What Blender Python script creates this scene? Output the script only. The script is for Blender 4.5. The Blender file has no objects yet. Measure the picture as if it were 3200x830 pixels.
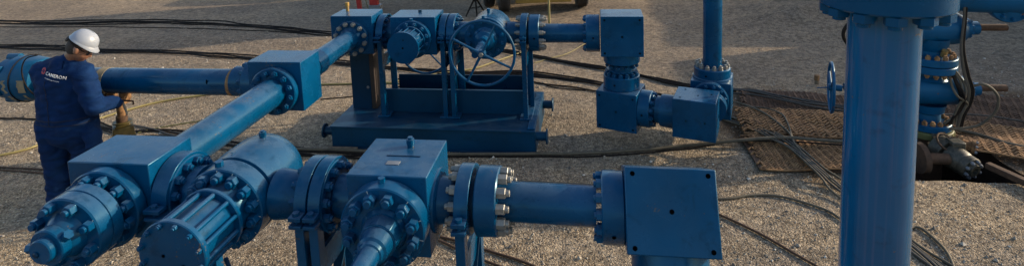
import bpy, bmesh, math, random
from mathutils import Vector, Matrix, Quaternion, noise
import numpy as np
random.seed(7)
PI = math.pi
V = Vector
scene = bpy.context.scene
COL = scene.collection

# ------------------------------------------------------------------ camera
FPX, PX, PY, CH = 1800.0, 1600.0, -153.0, 3.05
yaw, pit, roll = [math.radians(a) for a in (-8.27, 7.32, 2.17)]
fw = V((math.sin(yaw)*math.cos(pit), math.cos(yaw)*math.cos(pit), -math.sin(pit)))
rt = V((math.cos(yaw), -math.sin(yaw), 0))
dn = fw.cross(rt)
rt2 = rt*math.cos(roll)+dn*math.sin(roll)
dn2 = -rt*math.sin(roll)+dn*math.cos(roll)
cam = bpy.data.cameras.new('camera'); camo = bpy.data.objects.new('camera', cam); COL.objects.link(camo)
mw = Matrix((rt2, -dn2, -fw)).transposed().to_4x4(); mw.translation = V((0, 0, CH)); camo.matrix_world = mw
cam.sensor_fit = 'HORIZONTAL'; cam.sensor_width = 36; cam.lens = 36*FPX/3200
cam.shift_y = -(415-PY)/3200; cam.clip_end = 900; cam.clip_start = 0.05
scene.camera = camo

def ray(px, py):
    return rt2*((px-PX)/FPX)+dn2*((py-PY)/FPX)+fw
def G(px, py, z=0.0):            # survey helper: where a sight line meets a level z
    r = ray(px, py); return V((0, 0, CH))+r*((z-CH)/r.z)
def YP(px, py, y):
    r = ray(px, py); return V((0, 0, CH))+r*(y/r.y)

# ------------------------------------------------------------------ materials
def new_mat(name):
    m = bpy.data.materials.new(name); m.use_nodes = True
    nt = m.node_tree; return m, nt, nt.nodes['Principled BSDF']
def N(nt, t, **k):
    n = nt.nodes.new(t)
    for a, b in k.items():
        if a in n.inputs: n.inputs[a].default_value = b
        else: setattr(n, a, b)
    return n
def ramp(nt, fac, stops):
    r = nt.nodes.new('ShaderNodeValToRGB'); cr = r.color_ramp
    while len(cr.elements) < len(stops): cr.elements.new(0.5)
    for e, (p, c) in zip(cr.elements, stops):
        e.position = p; e.color = (*c, 1) if len(c) == 3 else c
    nt.links.new(fac, r.inputs['Fac']); return r
def mixc(nt, a, b, fac, mode='MIX'):
    m = nt.nodes.new('ShaderNodeMix'); m.data_type = 'RGBA'; m.blend_type = mode
    for sock, val in ((m.inputs['Factor'], fac), (m.inputs[6], a), (m.inputs[7], b)):
        if hasattr(val, 'default_value') or hasattr(val, 'links'): nt.links.new(val, sock)
        else: sock.default_value = val if not isinstance(val, tuple) else (*val, 1)
    return m.outputs[2]

def paint(name, base, dust=(0.20, 0.22, 0.24), rough=0.32, dust_amt=0.5, wear=0.0, wearcol=(0.16, 0.09, 0.05), streak=False):
    m, nt, b = new_mat(name)
    tc = N(nt, 'ShaderNodeTexCoord'); oi = N(nt, 'ShaderNodeObjectInfo')
    n1 = N(nt, 'ShaderNodeTexNoise', Scale=5.0, Detail=8.0, Roughness=0.6)
    n2 = N(nt, 'ShaderNodeTexNoise', Scale=38.0, Detail=6.0, Roughness=0.7)
    n3 = N(nt, 'ShaderNodeTexNoise', Scale=2.2, Detail=3.0)
    ge = N(nt, 'ShaderNodeNewGeometry')
    for n in (n1, n2, n3): nt.links.new(ge.outputs['Position'], n.inputs['Vector'])
    lo = tuple(c*0.78 for c in base); hi = tuple(min(1, c*1.2) for c in base)
    col = ramp(nt, n3.outputs['Fac'], [(0.3, lo), (0.7, hi)]).outputs['Color']
    # settled dust: lies where a surface looks up
    sx = N(nt, 'ShaderNodeSeparateXYZ'); nt.links.new(ge.outputs['Normal'], sx.inputs[0])
    up = N(nt, 'ShaderNodeMapRange'); up.inputs[1].default_value = 0.35; up.inputs[2].default_value = 0.98
    nt.links.new(sx.outputs['Z'], up.inputs[0])
    dn_ = ramp(nt, n1.outputs['Fac'], [(0.40, (0.10,)*3), (0.50, (0.55,)*3), (0.64, (1.0,)*3)])
    mu = N(nt, 'ShaderNodeMath', operation='MULTIPLY'); nt.links.new(up.outputs[0], mu.inputs[0]); nt.links.new(dn_.outputs['Color'], mu.inputs[1])
    mu2 = N(nt, 'ShaderNodeMath', operation='MULTIPLY'); nt.links.new(mu.outputs[0], mu2.inputs[0]); mu2.inputs[1].default_value = dust_amt
    col = mixc(nt, col, dust, mu2.outputs[0])
    # faint smears of dust anywhere
    sm = ramp(nt, n2.outputs['Fac'], [(0.62, (0,)*3), (0.80, (0.06,)*3)])
    col = mixc(nt, col, dust, sm.outputs['Color'])
    n5 = N(nt, 'ShaderNodeTexNoise', Scale=7.5, Detail=9.0, Roughness=0.72); n5.inputs['Distortion'].default_value = 0.6
    nt.links.new(ge.outputs['Position'], n5.inputs['Vector'])
    gr = ramp(nt, n5.outputs['Fac'], [(0.56, (0,)*3), (0.64, (0.55,)*3)])
    col = mixc(nt, col, tuple(c*0.45 for c in base), gr.outputs['Color'])
    n6 = N(nt, 'ShaderNodeTexNoise', Scale=60.0, Detail=3.0); nt.links.new(ge.outputs['Position'], n6.inputs['Vector'])
    n7 = N(nt, 'ShaderNodeTexNoise', Scale=4.0, Detail=2.0); nt.links.new(ge.outputs['Position'], n7.inputs['Vector'])
    cm = N(nt, 'ShaderNodeMath', operation='ADD'); nt.links.new(n6.outputs['Fac'], cm.inputs[0]); nt.links.new(n7.outputs['Fac'], cm.inputs[1])
    ch_ = ramp(nt, cm.outputs[0], [(0.0, (0,)*3), (1.0, (0,)*3)]); hf = N(nt, 'ShaderNodeMath', operation='MULTIPLY'); hf.inputs[1].default_value = 0.5
    nt.links.new(cm.outputs[0], hf.inputs[0]); nt.links.new(hf.outputs[0], ch_.inputs['Fac'])
    ch_.color_ramp.elements[0].position = 0.655; ch_.color_ramp.elements[1].position = 0.675; ch_.color_ramp.elements[1].color = (0.8, 0.8, 0.8, 1)
    col = mixc(nt, col, (0.09, 0.065, 0.045), ch_.outputs['Color'])
    if streak:      # lighter upright streaks: reflections put into the pipe's colour
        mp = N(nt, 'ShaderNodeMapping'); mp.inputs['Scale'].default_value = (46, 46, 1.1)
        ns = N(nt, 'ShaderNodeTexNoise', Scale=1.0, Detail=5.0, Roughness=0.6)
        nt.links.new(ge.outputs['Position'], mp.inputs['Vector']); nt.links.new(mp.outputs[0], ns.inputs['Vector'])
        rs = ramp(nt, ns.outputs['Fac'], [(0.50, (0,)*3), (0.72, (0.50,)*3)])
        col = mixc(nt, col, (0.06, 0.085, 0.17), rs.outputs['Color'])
    if wear:
        mus = N(nt, 'ShaderNodeTexNoise', Scale=11.0, Detail=7.0, Roughness=0.65)
        nt.links.new(ge.outputs['Position'], mus.inputs['Vector'])
        w = ramp(nt, mus.outputs['Fac'], [(0.70-wear*0.2, (0,)*3), (0.72-wear*0.2, (1,)*3)])
        col = mixc(nt, col, wearcol, w.outputs['Color'])
    nt.links.new(col, b.inputs['Base Color'])
    rr = N(nt, 'ShaderNodeMapRange'); rr.inputs[1].default_value = 0.3; rr.inputs[2].default_value = 0.75
    rr.inputs[3].default_value = rough-0.06; rr.inputs[4].default_value = rough+0.14
    nt.links.new(n1.outputs['Fac'], rr.inputs[0]); nt.links.new(rr.outputs[0], b.inputs['Roughness'])
    bp = N(nt, 'ShaderNodeBump', Strength=0.12, Distance=0.004); nt.links.new(n2.outputs['Fac'], bp.inputs['Height'])
    nt.links.new(bp.outputs[0], b.inputs['Normal'])
    b.inputs['Specular IOR Level'].default_value = 0.36; b.inputs['Specular Tint'].default_value = (0.45, 0.85, 1.0, 1)
    if streak: b.inputs['Coat Weight'].default_value = 0.6; b.inputs['Coat Roughness'].default_value = 0.08
    return m

def plain(name, c, rough=0.5, metal=0.0, var=0.25, scale=14.0, bump=0.15, c2=None):
    c = tuple(x*.8 for x in c); c2 = tuple(x*.8 for x in c2) if c2 else None
    m, nt, b = new_mat(name)
    ge = N(nt, 'ShaderNodeNewGeometry'); n = N(nt, 'ShaderNodeTexNoise', Scale=scale, Detail=7.0, Roughness=0.65)
    nt.links.new(ge.outputs['Position'], n.inputs['Vector'])
    hi = c2 or tuple(min(1, x*(1+var)) for x in c)
    r = ramp(nt, n.outputs['Fac'], [(0.32, tuple(x*(1-var) for x in c)), (0.68, hi)])
    nt.links.new(r.outputs['Color'], b.inputs['Base Color'])
    b.inputs['Roughness'].default_value = rough; b.inputs['Metallic'].default_value = metal
    bp = N(nt, 'ShaderNodeBump', Strength=bump, Distance=0.004); nt.links.new(n.outputs['Fac'], bp.inputs['Height'])
    nt.links.new(bp.outputs[0], b.inputs['Normal'])
    return m

BLUE = paint('blue_paint', (0.0, 0.045, 0.117), dust=(0.070, 0.105, 0.155), dust_amt=0.52, rough=0.22)
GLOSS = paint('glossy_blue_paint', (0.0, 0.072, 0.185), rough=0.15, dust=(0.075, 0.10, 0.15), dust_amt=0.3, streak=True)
BLUE_OLD = paint('worn_blue_paint', (0.0, 0.052, 0.125), dust=(0.075, 0.10, 0.15), wear=0.30, wearcol=(0.22, 0.17, 0.10), rough=0.45)
BLUE_SKID = paint('skid_blue_paint', (0.0, 0.028, 0.072), dust=(0.05, 0.07, 0.09), rough=0.38, dust_amt=0.35)
WBLUE = paint('wellhead_blue_paint', (0.0, 0.058, 0.148), dust=(0.075, 0.10, 0.15), rough=0.35, wear=0.16, wearcol=(0.14, 0.06, 0.03), dust_amt=0.2)
STEEL = plain('plated_nut_steel', (0.25, 0.245, 0.225), 0.42, 0.35, 0.25, 40)
DARK = plain('bore_black', (0.002, 0.002, 0.003), 0.9)
DARK.node_tree.nodes['Principled BSDF'].inputs['Specular IOR Level'].default_value = 0.0
DKBLUE = paint('dark_blue_paint', (0.001, 0.018, 0.05), dust=(0.05, 0.05, 0.05), dust_amt=0.25)
RUST = plain('rusty_steel', (0.19, 0.090, 0.038), 0.85, 0.1, 0.5, 18, 0.4, c2=(0.42, 0.23, 0.10))
RUSTD = plain('dark_rust', (0.095, 0.050, 0.028), 0.8, 0.2, 0.4, 25, 0.3)
BROWN = plain('brown_primer', (0.030, 0.018, 0.015), 0.6)
RUBBER = plain('black_rubber', (0.016, 0.012, 0.010), 0.75, 0, 0.4, 30)
RUBBER.node_tree.nodes['Principled BSDF'].inputs['Specular IOR Level'].default_value = 0.15
RUBBERG = plain('dusty_grey_rubber', (0.065, 0.055, 0.045), 0.7, 0, 0.3, 20)
RUBBERT = plain('tan_dusty_rubber', (0.10, 0.082, 0.055), 0.75, 0, 0.35, 9)
YEL = plain('faded_yellow_hose', (0.26, 0.215, 0.08), 0.6, 0, 0.2, 8)
YELG = plain('dull_yellow_green', (0.12, 0.12, 0.04), 0.6, 0, 0.2, 8)
YELP = plain('yellow_paint', (0.36, 0.21, 0.035), 0.5, 0, 0.25, 9)
BRASS = plain('brass_brown', (0.28, 0.19, 0.07), 0.5, 0.3, 0.4, 50)
RED = plain('red_paint', (0.40, 0.016, 0.016), 0.45, 0, 0.25, 6)
TYRE = plain('tyre_rubber', (0.045, 0.040, 0.036), 0.8, 0, 0.3, 12)
TAN = plain('masking_tan', (0.28, 0.22, 0.13), 0.8, 0, 0.25, 10)
GREEN = plain('grimy_green_paint', (0.022, 0.040, 0.030), 0.5, 0.1, 0.5, 26, 0.4, c2=(0.13, 0.105, 0.075))
GREY = plain('grey_metal', (0.22, 0.23, 0.25), 0.5, 0.4)
WHITE = plain('white_plastic', (0.31, 0.34, 0.40), 0.32, 0, 0.06, 6, 0.02)
SKIN = plain('skin', (0.24, 0.115, 0.07), 0.5, 0, 0.12, 20, 0.05)
HAIR = plain('short_dark_hair', (0.035, 0.025, 0.02), 0.8, 0, 0.4, 90, 0.5)
BOOT = plain('brown_boot_leather', (0.09, 0.05, 0.03), 0.6)
JACKC = plain('olive_yellow_painted_steel', (0.10, 0.075, 0.02), 0.45, 0.2, 0.7, 12, 0.2)
WOOD = plain('weathered_wood', (0.20, 0.15, 0.10), 0.85, 0, 0.35, 16, 0.4)
LABELR = plain('red_print', (0.45, 0.02, 0.03), 0.6, 0, 0.05)
LABELW = plain('white_print', (0.75, 0.77, 0.80), 0.6, 0, 0.03)
GLASS = plain('dark_lens', (0.01, 0.01, 0.012), 0.12)
TRUCKC = plain('truck_dark_body', (0.10, 0.075, 0.03), 0.5, 0.2, 0.4)

def cloth_mat():
    m, nt, b = new_mat('navy_cotton_coverall')
    tc = N(nt, 'ShaderNodeNewGeometry')
    n = N(nt, 'ShaderNodeTexNoise', Scale=9.0, Detail=9.0, Roughness=0.62); nt.links.new(tc.outputs['Position'], n.inputs['Vector'])
    n2 = N(nt, 'ShaderNodeTexNoise', Scale=9.0, Detail=3.0, Roughness=0.5); 
    mp = N(nt, 'ShaderNodeMapping'); mp.inputs['Scale'].default_value = (0.6, 1, 2.0); mp.inputs['Rotation'].default_value = (0, 0.5, 0)
    nt.links.new(tc.outputs['Position'], mp.inputs['Vector']); nt.links.new(mp.outputs[0], n2.inputs['Vector'])
    r = ramp(nt, n.outputs['Fac'], [(0.3, (0.0006, 0.012, 0.052)), (0.75, (0.0015, 0.022, 0.085))])
    nt.links.new(r.outputs['Color'], b.inputs['Base Color']); b.inputs['Roughness'].default_value = 0.85
    b.inputs['Specular IOR Level'].default_value = 0.15
    bp = N(nt, 'ShaderNodeBump', Strength=0.5, Distance=0.03); nt.links.new(n2.outputs['Fac'], bp.inputs['Height'])
    nt.links.new(bp.outputs[0], b.inputs['Normal'])
    return m
CLOTH = cloth_mat()

def ground_mat():
    m, nt, b = new_mat('crushed_limestone_gravel')
    ge = N(nt, 'ShaderNodeNewGeometry'); P = ge.outputs['Position']
    def vor(scale, **k):
        v = N(nt, 'ShaderNodeTexVoronoi', Scale=scale, **k); nt.links.new(P, v.inputs['Vector']); return v
    def noi(scale, det=6.0, rg=0.6):
        v = N(nt, 'ShaderNodeTexNoise', Scale=scale, Detail=det, Roughness=rg); nt.links.new(P, v.inputs['Vector']); return v
    va, vb = vor(88.0), vor(46.0)
    big, mid, fine = noi(0.42, 5.0), noi(2.1, 7.0), noi(95.0, 4.0, 0.7)
    # tan crushed stone against grey dust
    tan = ramp(nt, va.outputs['Color'], [(0.0, (0.085, 0.066, 0.045)), (0.3, (0.25, 0.20, 0.145)), (0.7, (0.50, 0.415, 0.31)), (1.0, (0.86, 0.74, 0.57))])
    gry = ramp(nt, vb.outputs['Color'], [(0.0, (0.12, 0.11, 0.10)), (0.5, (0.30, 0.27, 0.24)), (1.0, (0.58, 0.53, 0.47))])
    sel = ramp(nt, mid.outputs['Fac'], [(0.42, (0,)*3), (0.62, (0.45,)*3)])
    col = mixc(nt, tan.outputs['Color'], gry.outputs['Color'], sel.outputs['Color'])
    # far shade put into the colour with finer grain, from about 7.5 m out
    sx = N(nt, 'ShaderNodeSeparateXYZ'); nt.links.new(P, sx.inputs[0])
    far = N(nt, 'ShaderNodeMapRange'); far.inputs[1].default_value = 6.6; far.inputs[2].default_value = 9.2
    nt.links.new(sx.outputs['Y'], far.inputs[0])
    far_shade = ramp(nt, fine.outputs['Fac'], [(0.25, (0.215, 0.172, 0.137)), (0.75, (0.40, 0.33, 0.265))])
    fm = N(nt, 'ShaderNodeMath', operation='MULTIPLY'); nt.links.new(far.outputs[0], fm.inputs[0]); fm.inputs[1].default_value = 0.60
    col = mixc(nt, col, far_shade.outputs['Color'], fm.outputs[0])
    patch = ramp(nt, big.outputs['Fac'], [(0.3, (0.68, 0.67, 0.68)), (0.5, (0.95, 0.92, 0.88)), (0.7, (1.2, 1.14, 1.05))])
    col = mixc(nt, col, patch.outputs['Color'], 1.0, 'MULTIPLY')
    lump = noi(15.0, 5.0, 0.62); lr = ramp(nt, lump.outputs['Fac'], [(0.34, (0.58, 0.57, 0.57)), (0.5, (0.98, 0.97, 0.96)), (0.66, (1.32, 1.28, 1.22))])
    col = mixc(nt, col, lr.outputs['Color'], 1.0, 'MULTIPLY')
    lump2 = noi(5.5, 4.0, 0.6); lr2 = ramp(nt, lump2.outputs['Fac'], [(0.36, (0.80, 0.80, 0.80)), (0.64, (1.14, 1.12, 1.09))])
    col = mixc(nt, col, lr2.outputs['Color'], 1.0, 'MULTIPLY')
    # damp / oily staining with its own outline
    st = noi(0.9, 8.0, 0.7); str_ = ramp(nt, st.outputs['Fac'], [(0.60, (0,)*3), (0.70, (0.35,)*3)])
    col = mixc(nt, col, (0.10, 0.095, 0.095), str_.outputs['Color'])
    for cx_, cy_, rx_, ry_ in ((2.45, 6.85, 1.05, 1.25), (4.9, 6.9, 1.6, 1.3)):
        sb = N(nt, 'ShaderNodeVectorMath', operation='SUBTRACT'); nt.links.new(P, sb.inputs[0]); sb.inputs[1].default_value = (cx_, cy_, 0)
        dv = N(nt, 'ShaderNodeVectorMath', operation='DIVIDE'); nt.links.new(sb.outputs[0], dv.inputs[0]); dv.inputs[1].default_value = (rx_, ry_, 100)
        ln = N(nt, 'ShaderNodeVectorMath', operation='LENGTH'); nt.links.new(dv.outputs[0], ln.inputs[0])
        ad = N(nt, 'ShaderNodeMath', operation='ADD'); nt.links.new(ln.outputs['Value'], ad.inputs[0]); nt.links.new(mid.outputs['Fac'], ad.inputs[1])
        mr = ramp(nt, ad.outputs[0], [(0.0, (0.85,)*3), (0.99, (0,)*3)]); mr.color_ramp.elements[0].position = 0.80
        sc_ = N(nt, 'ShaderNodeMath', operation='MULTIPLY'); nt.links.new(ad.outputs[0], sc_.inputs[0]); sc_.inputs[1].default_value = 0.62
        nt.links.new(sc_.outputs[0], mr.inputs['Fac'])
        col = mixc(nt, col, (0.095, 0.055, 0.030), mr.outputs['Color'])
    nt.links.new(col, b.inputs['Base Color']); b.inputs['Roughness'].default_value = 0.95
    b.inputs['Specular IOR Level'].default_value = 0.15
    h = N(nt, 'ShaderNodeMath', operation='ADD'); nt.links.new(va.outputs['Distance'], h.inputs[0]); nt.links.new(vb.outputs['Distance'], h.inputs[1])
    h2 = N(nt, 'ShaderNodeMath', operation='ADD'); nt.links.new(h.outputs[0], h2.inputs[0]); nt.links.new(mid.outputs['Fac'], h2.inputs[1])
    h3 = N(nt, 'ShaderNodeMath', operation='ADD'); nt.links.new(h2.outputs[0], h3.inputs[0]); nt.links.new(fine.outputs['Fac'], h3.inputs[1])
    h4 = N(nt, 'ShaderNodeMath', operation='MULTIPLY_ADD'); nt.links.new(lump.outputs['Fac'], h4.inputs[0]); h4.inputs[1].default_value = -1.6; nt.links.new(h3.outputs[0], h4.inputs[2]); h3 = h4
    bp = N(nt, 'ShaderNodeBump', Strength=0.9, Distance=0.03); bp.invert = True
    nt.links.new(h3.outputs[0], bp.inputs['Height']); nt.links.new(bp.outputs[0], b.inputs['Normal'])
    return m
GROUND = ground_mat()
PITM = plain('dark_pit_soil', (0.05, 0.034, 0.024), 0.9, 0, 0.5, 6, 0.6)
def stone_mat():
    m, nt, b = new_mat('loose_stone')
    ge = N(nt, 'ShaderNodeNewGeometry')
    r = ramp(nt, ge.outputs['Random Per Island'], [(0.0, (0.10, 0.088, 0.075)), (0.4, (0.22, 0.19, 0.155)), (0.75, (0.34, 0.30, 0.245)), (1.0, (0.52, 0.47, 0.40))])
    nt.links.new(r.outputs['Color'], b.inputs['Base Color']); b.inputs['Roughness'].default_value = 0.95
    return m
STONE = stone_mat()

# ------------------------------------------------------------------ mesh builder
def frame(axis):
    a = V(axis).normalized()
    u = V((0, 0, 1)) if abs(a.z) < 0.9 else V((1, 0, 0))
    x = u.cross(a).normalized(); y = a.cross(x); return x, y, a
class MB:
    def __init__(s): s.v = []; s.f = []
    def add(s, vs, fs):
        n = len(s.v); s.v += [V(p) for p in vs]; s.f += [tuple(i+n for i in f) for f in fs]; return s
    def box(s, c, d, rot=None):
        c = V(c); h = V(d)/2; R = rot or Matrix.Identity(3)
        vs = [c+R@V((sx*h.x, sy*h.y, sz*h.z)) for sz in (-1, 1) for sy in (-1, 1) for sx in (-1, 1)]
        return s.add(vs, [(0, 2, 3, 1), (4, 5, 7, 6), (0, 1, 5, 4), (2, 6, 7, 3), (0, 4, 6, 2), (1, 3, 7, 5)])
    def bb(s, lo, hi):
        lo, hi = V(lo), V(hi); return s.box((lo+hi)/2, hi-lo)
    def beam(s, a, b, w, h, up=(0, 0, 1)):
        a, b = V(a), V(b); z = (b-a).normalized(); u = V(up)
        if abs(u.dot(z)) > 0.95: u = V((0, 1, 0))
        x = u.cross(z).normalized(); y = z.cross(x)
        R = Matrix((x, y, z)).transposed(); return s.box((a+b)/2, (w, h, (b-a).length), R)
    def lathe(s, o, axis, prof, seg=40):
        o = V(o); x, y, a = frame(axis); vs = []; fs = []; ring = []
        for t, r in prof:
            if r <= 1e-5: ring.append([len(vs)]); vs.append(o+a*t)
            else:
                ring.append(list(range(len(vs), len(vs)+seg)))
                vs += [o+a*t+(x*math.cos(2*PI*k/seg)+y*math.sin(2*PI*k/seg))*r for k in range(seg)]
        for A, B in zip(ring, ring[1:]):
            if len(A) == 1 and len(B) == 1: continue
            for k in range(seg):
                k2 = (k+1) % seg
                if len(A) == 1: fs.append((A[0], B[k2], B[k]))
                elif len(B) == 1: fs.append((A[k], A[k2], B[0]))
                else: fs.append((A[k], A[k2], B[k2], B[k]))
        return s.add(vs, fs)
    def cyl(s, a, b, r, r2=None, seg=32):
        a, b = V(a), V(b); L = (b-a).length; r2 = r if r2 is None else r2
        return s.lathe(a, b-a, [(0, 0), (0, r), (L, r2), (L, 0)], seg)
    def disc(s, a, b, r, ch=0.006, seg=48):
        a, b = V(a), V(b); L = (b-a).length
        return s.lathe(a, b-a, [(0, 0), (0, r-ch), (ch, r), (L-ch, r), (L, r-ch), (L, 0)], seg)
    def sph(s, c, r, seg=20, sc=(1, 1, 1), R=None):
        c = V(c); m = MB(); n = seg//2
        m.lathe((0, 0, 0), (0, 0, 1), [(-r*math.cos(PI*k/n), r*math.sin(PI*k/n) if 0 < k < n else 0) for k in range(n+1)], seg)
        R = R or Matrix.Identity(3)
        return s.add([c+R@V((p.x*sc[0], p.y*sc[1], p.z*sc[2])) for p in m.v], m.f)
    def tube(s, pts, r, seg=8, closed=False):
        pts = [V(p) for p in pts]; n = len(pts); vs = []; fs = []
        up = V((0, 0, 1)); prevx = None
        for i, p in enumerate(pts):
            if closed: t = pts[(i+1) % n]-pts[i-1]
            else: t = pts[min(i+1, n-1)]-pts[max(i-1, 0)]
            t.normalize()
            if prevx is None: x = frame(t)[0]
            else: x = (prevx-t*prevx.dot(t)).normalized()
            prevx = x; y = t.cross(x); rr = r[i] if isinstance(r, (list, tuple)) else r
            vs += [p+(x*math.cos(2*PI*k/seg)+y*math.sin(2*PI*k/seg))*rr for k in range(seg)]
        m = n if closed else n-1
        for i in range(m):
            a, b = i*seg, ((i+1) % n)*seg
            for k in range(seg):
                k2 = (k+1) % seg; fs.append((a+k, a+k2, b+k2, b+k))
        if not closed:
            fs.append(tuple(range(seg-1, -1, -1))); fs.append(tuple(range((n-1)*seg, n*seg)))
        return s.add(vs, fs)
    def ring(s, c, axis, R, r, seg=56, ts=10):
        x, y, a = frame(axis); c = V(c)
        return s.tube([c+(x*math.cos(2*PI*k/seg)+y*math.sin(2*PI*k/seg))*R for k in range(seg)], r, ts, True)
    def prism(s, c, axis, R, h, n=6, r2=None):
        return s.lathe(c, axis, [(0, 0), (0, R), (h, r2 or R), (h, 0)], n)
    def mesh(s, name, off=V((0, 0, 0)), angle=32):
        me = bpy.data.meshes.new(name); me.from_pydata([tuple(p-off) for p in s.v], [], s.f); me.update()
        me.shade_smooth(); me.set_sharp_from_angle(angle=math.radians(angle)); return me

def tag(o, label=None, cat=None, group=None, kind=None):
    if label: o['label'] = label
    if cat: o['category'] = cat
    if group: o['group'] = group
    if kind: o['kind'] = kind
    return o
def obj(name, me, mat, parent=None, bevel=0):
    o = bpy.data.objects.new(name, me); COL.objects.link(o)
    if mat and not me.materials: me.materials.append(mat)
    if parent: o.parent = parent
    if bevel:
        b = o.modifiers.new('bevel', 'BEVEL'); b.width = bevel; b.segments = 2; b.limit_method = 'ANGLE'; b.angle_limit = math.radians(40)
        b.harden_normals = False
    return o
class Thing:
    def __init__(s, name, label, cat, loc, rz=0, group=None):
        s.o = bpy.data.objects.new(name, None); COL.objects.link(s.o); s.o.empty_display_size = 0.1
        s.loc = V(loc); s.o.location = s.loc; s.o.rotation_euler = (0, 0, rz); tag(s.o, label, cat, group)
        s.off = s.loc if rz == 0 else V((0, 0, 0))
    def part(s, name, mb, mat, parent=None, bevel=0, label=None, angle=32):
        o = obj(name, mb.mesh(name, s.off, angle), mat, parent or s.o, bevel)
        if label: o['label'] = label
        return o
def single(name, mb, mat, label, cat, group=None, kind=None, bevel=0, base=None, angle=32):
    if base is None:
        base = V((sum(p.x for p in mb.v)/len(mb.v), sum(p.y for p in mb.v)/len(mb.v), min(p.z for p in mb.v)))
    o = obj(name, mb.mesh(name, base, angle), mat, None, bevel); o.location = base
    return tag(o, label, cat, group, kind)

# bolts: one shared mesh per material, each bolt its own object
BM = {}
def bolt_mesh(mat):
    if mat.name not in BM:
        m = MB()
        m.lathe((0, 0, 0), (0, 0, 1), [(0, 0), (0, .565), (.60, .565), (.645, .50), (.645, 0)], 6)
        m.lathe((0, 0, .62), (0, 0, 1), [(0, 0), (0, .34), (.28, .34), (.31, .30), (.31, 0)], 16)
        me = m.mesh('bolt', angle=25); me.materials.append(mat); BM[mat.name] = me
    return BM[mat.name]
def bolts(T, parent, c, axis, br, n, size, mat=None, ph=0.0, lng=1.0, name='bolt'):
    x, y, a = frame(axis); me = bolt_mesh(mat or BLUE)
    for k in range(n):
        th = 2*PI*(k+0.5)/n+ph
        p = V(c)+(x*math.cos(th)+y*math.sin(th))*br-T.off
        o = bpy.data.objects.new(name, me); COL.objects.link(o); o.parent = parent
        q = a.to_track_quat('Z', 'Y')@Quaternion((0, 0, 1), random.random()*PI/3)
        o.location = p; o.rotation_mode = 'QUATERNION'; o.rotation_quaternion = q
        o.scale = (size, size, size*lng*random.uniform(0.92, 1.12))
def flange(T, c, axis, th, r, n=12, br=None, bs=0.05, side='+', mat=None, bmat=None, parent=None, lng=1.0, name='flange', bore=None, groove=True):
    mat = mat or BLUE; a = V(axis).normalized(); c = V(c); m = MB()
    ch = 0.007
    prof = [(0, 0), (0, r-ch), (ch, r), (th-ch, r), (th, r-ch), (th, 0)]
    m.lathe(c, a, prof, 56)
    f = T.part(name, m, mat, parent)
    br = br or r*0.79
    if n:
        if '+' in side: bolts(T, f, c+a*th, a, br, n, bs, bmat, lng=lng)
        if '-' in side: bolts(T, f, c, -a, br, n, bs, bmat, lng=lng)
    return f

MARKM = plain('white_paint_marker', (0.42, 0.45, 0.46), 0.6, 0, 0.1)
def ticks(T, parent, c, axis, r0, r1, n, ph=0.0, keep=.7, rnd=None):
    x, y, a = frame(axis); rr = random.Random(n*7+3)
    for k in range(n):
        if rr.random() > keep: continue
        th = 2*PI*(k+0.5)/n+ph+rr.uniform(-.03, .03); d = x*math.cos(th)+y*math.sin(th); t = a.cross(d)
        ra, rb = r0+rr.uniform(0, .006), r1+rr.uniform(-.006, .0)
        m = MB(); p0 = V(c)+d*ra+a*.0012; p1 = V(c)+d*rb+a*.0012; w = t*.0022
        m.add([p0-w, p0+w, p1+w, p1-w, p0-w-a*.0008, p0+w-a*.0008, p1+w-a*.0008, p1-w-a*.0008], [(0, 1, 2, 3), (7, 6, 5, 4), (0, 4, 5, 1), (1, 5, 6, 2), (2, 6, 7, 3), (3, 7, 4, 0)])
        T.part('marker_tick', m, MARKM, parent)
X, Y_, Z = V((1, 0, 0)), V((0, 1, 0)), V((0, 0, 1))
AZ = 1.24          # height of the manifold centreline
holes_mat = DARK
def hole(T, parent, p, axis, r=0.011):
    m = MB(); a = V(axis).normalized(); m.lathe(V(p)-a*0.0, a, [(0.0006, 0), (0.0006, r), (0.0022, r*1.15), (0.0022, 0)], 14)
    T.part('threaded_hole', m, DARK, parent)
def block(T, lo, hi, mat=None, bevel=0.006, name='body'):
    return T.part(name, MB().bb(lo, hi), mat or BLUE, None, bevel)

# ================================================================== GROUND
PIT = (2.62, 4.05, 5.74, 6.92)
def gh(x, y):
    h = 0.010*noise.noise(V((x*0.9, y*1.5, 0)))+0.022*noise.noise(V((x*0.25, y*0.4, 3)))
    if y > 8: h += min(1, (y-8)/3)*(0.045*noise.noise(V((x*0.10+y*.05, y*1.7, 7)))+0.012*noise.noise(V((x*0.5, y*4.0, 2))))
    d = math.hypot((x-4.4)/1.5, (y-12.2)/1.3); h += 0.38*math.exp(-d*d*1.6)*(1+0.4*noise.noise(V((x*2, y*2, 1))))
    d = math.hypot((x-9.5)/2.2, (y-12.4)/0.9); h += 0.25*math.exp(-d*d*1.6)
    for y0 in (7.7, 9.2): h -= 0.0
    if -8 < x < 8 and 2 < y < 7.6: h *= 0.35
    return h
def axis_pts(lo, a, b, hi, fine, extra=()):
    s = set(np.round(np.arange(a, b+1e-6, fine), 4).tolist()); d = fine*2
    x = a
    while x > lo: x -= d; d *= 1.5; s.add(round(x, 4))
    x = b; d = fine*2
    while x < hi: x += d; d *= 1.5; s.add(round(x, 4))
    s |= set(extra); s = sorted(s)
    out = [s[0]]
    for q in s[1:]:
        if q-out[-1] > fine*0.35 or q in extra:
            if q in extra and q-out[-1] < fine*0.35 and out[-1] not in extra: out[-1] = q
            else: out.append(q)
    return out
xs = axis_pts(-220, -12, 11, 220, 0.10, PIT[:2]); ys = axis_pts(-160, 2.4, 15, 320, 0.10, PIT[2:])
m = MB(); nx = len(xs)
m.v = [V((x, y, gh(x, y))) for y in ys for x in xs]
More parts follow.
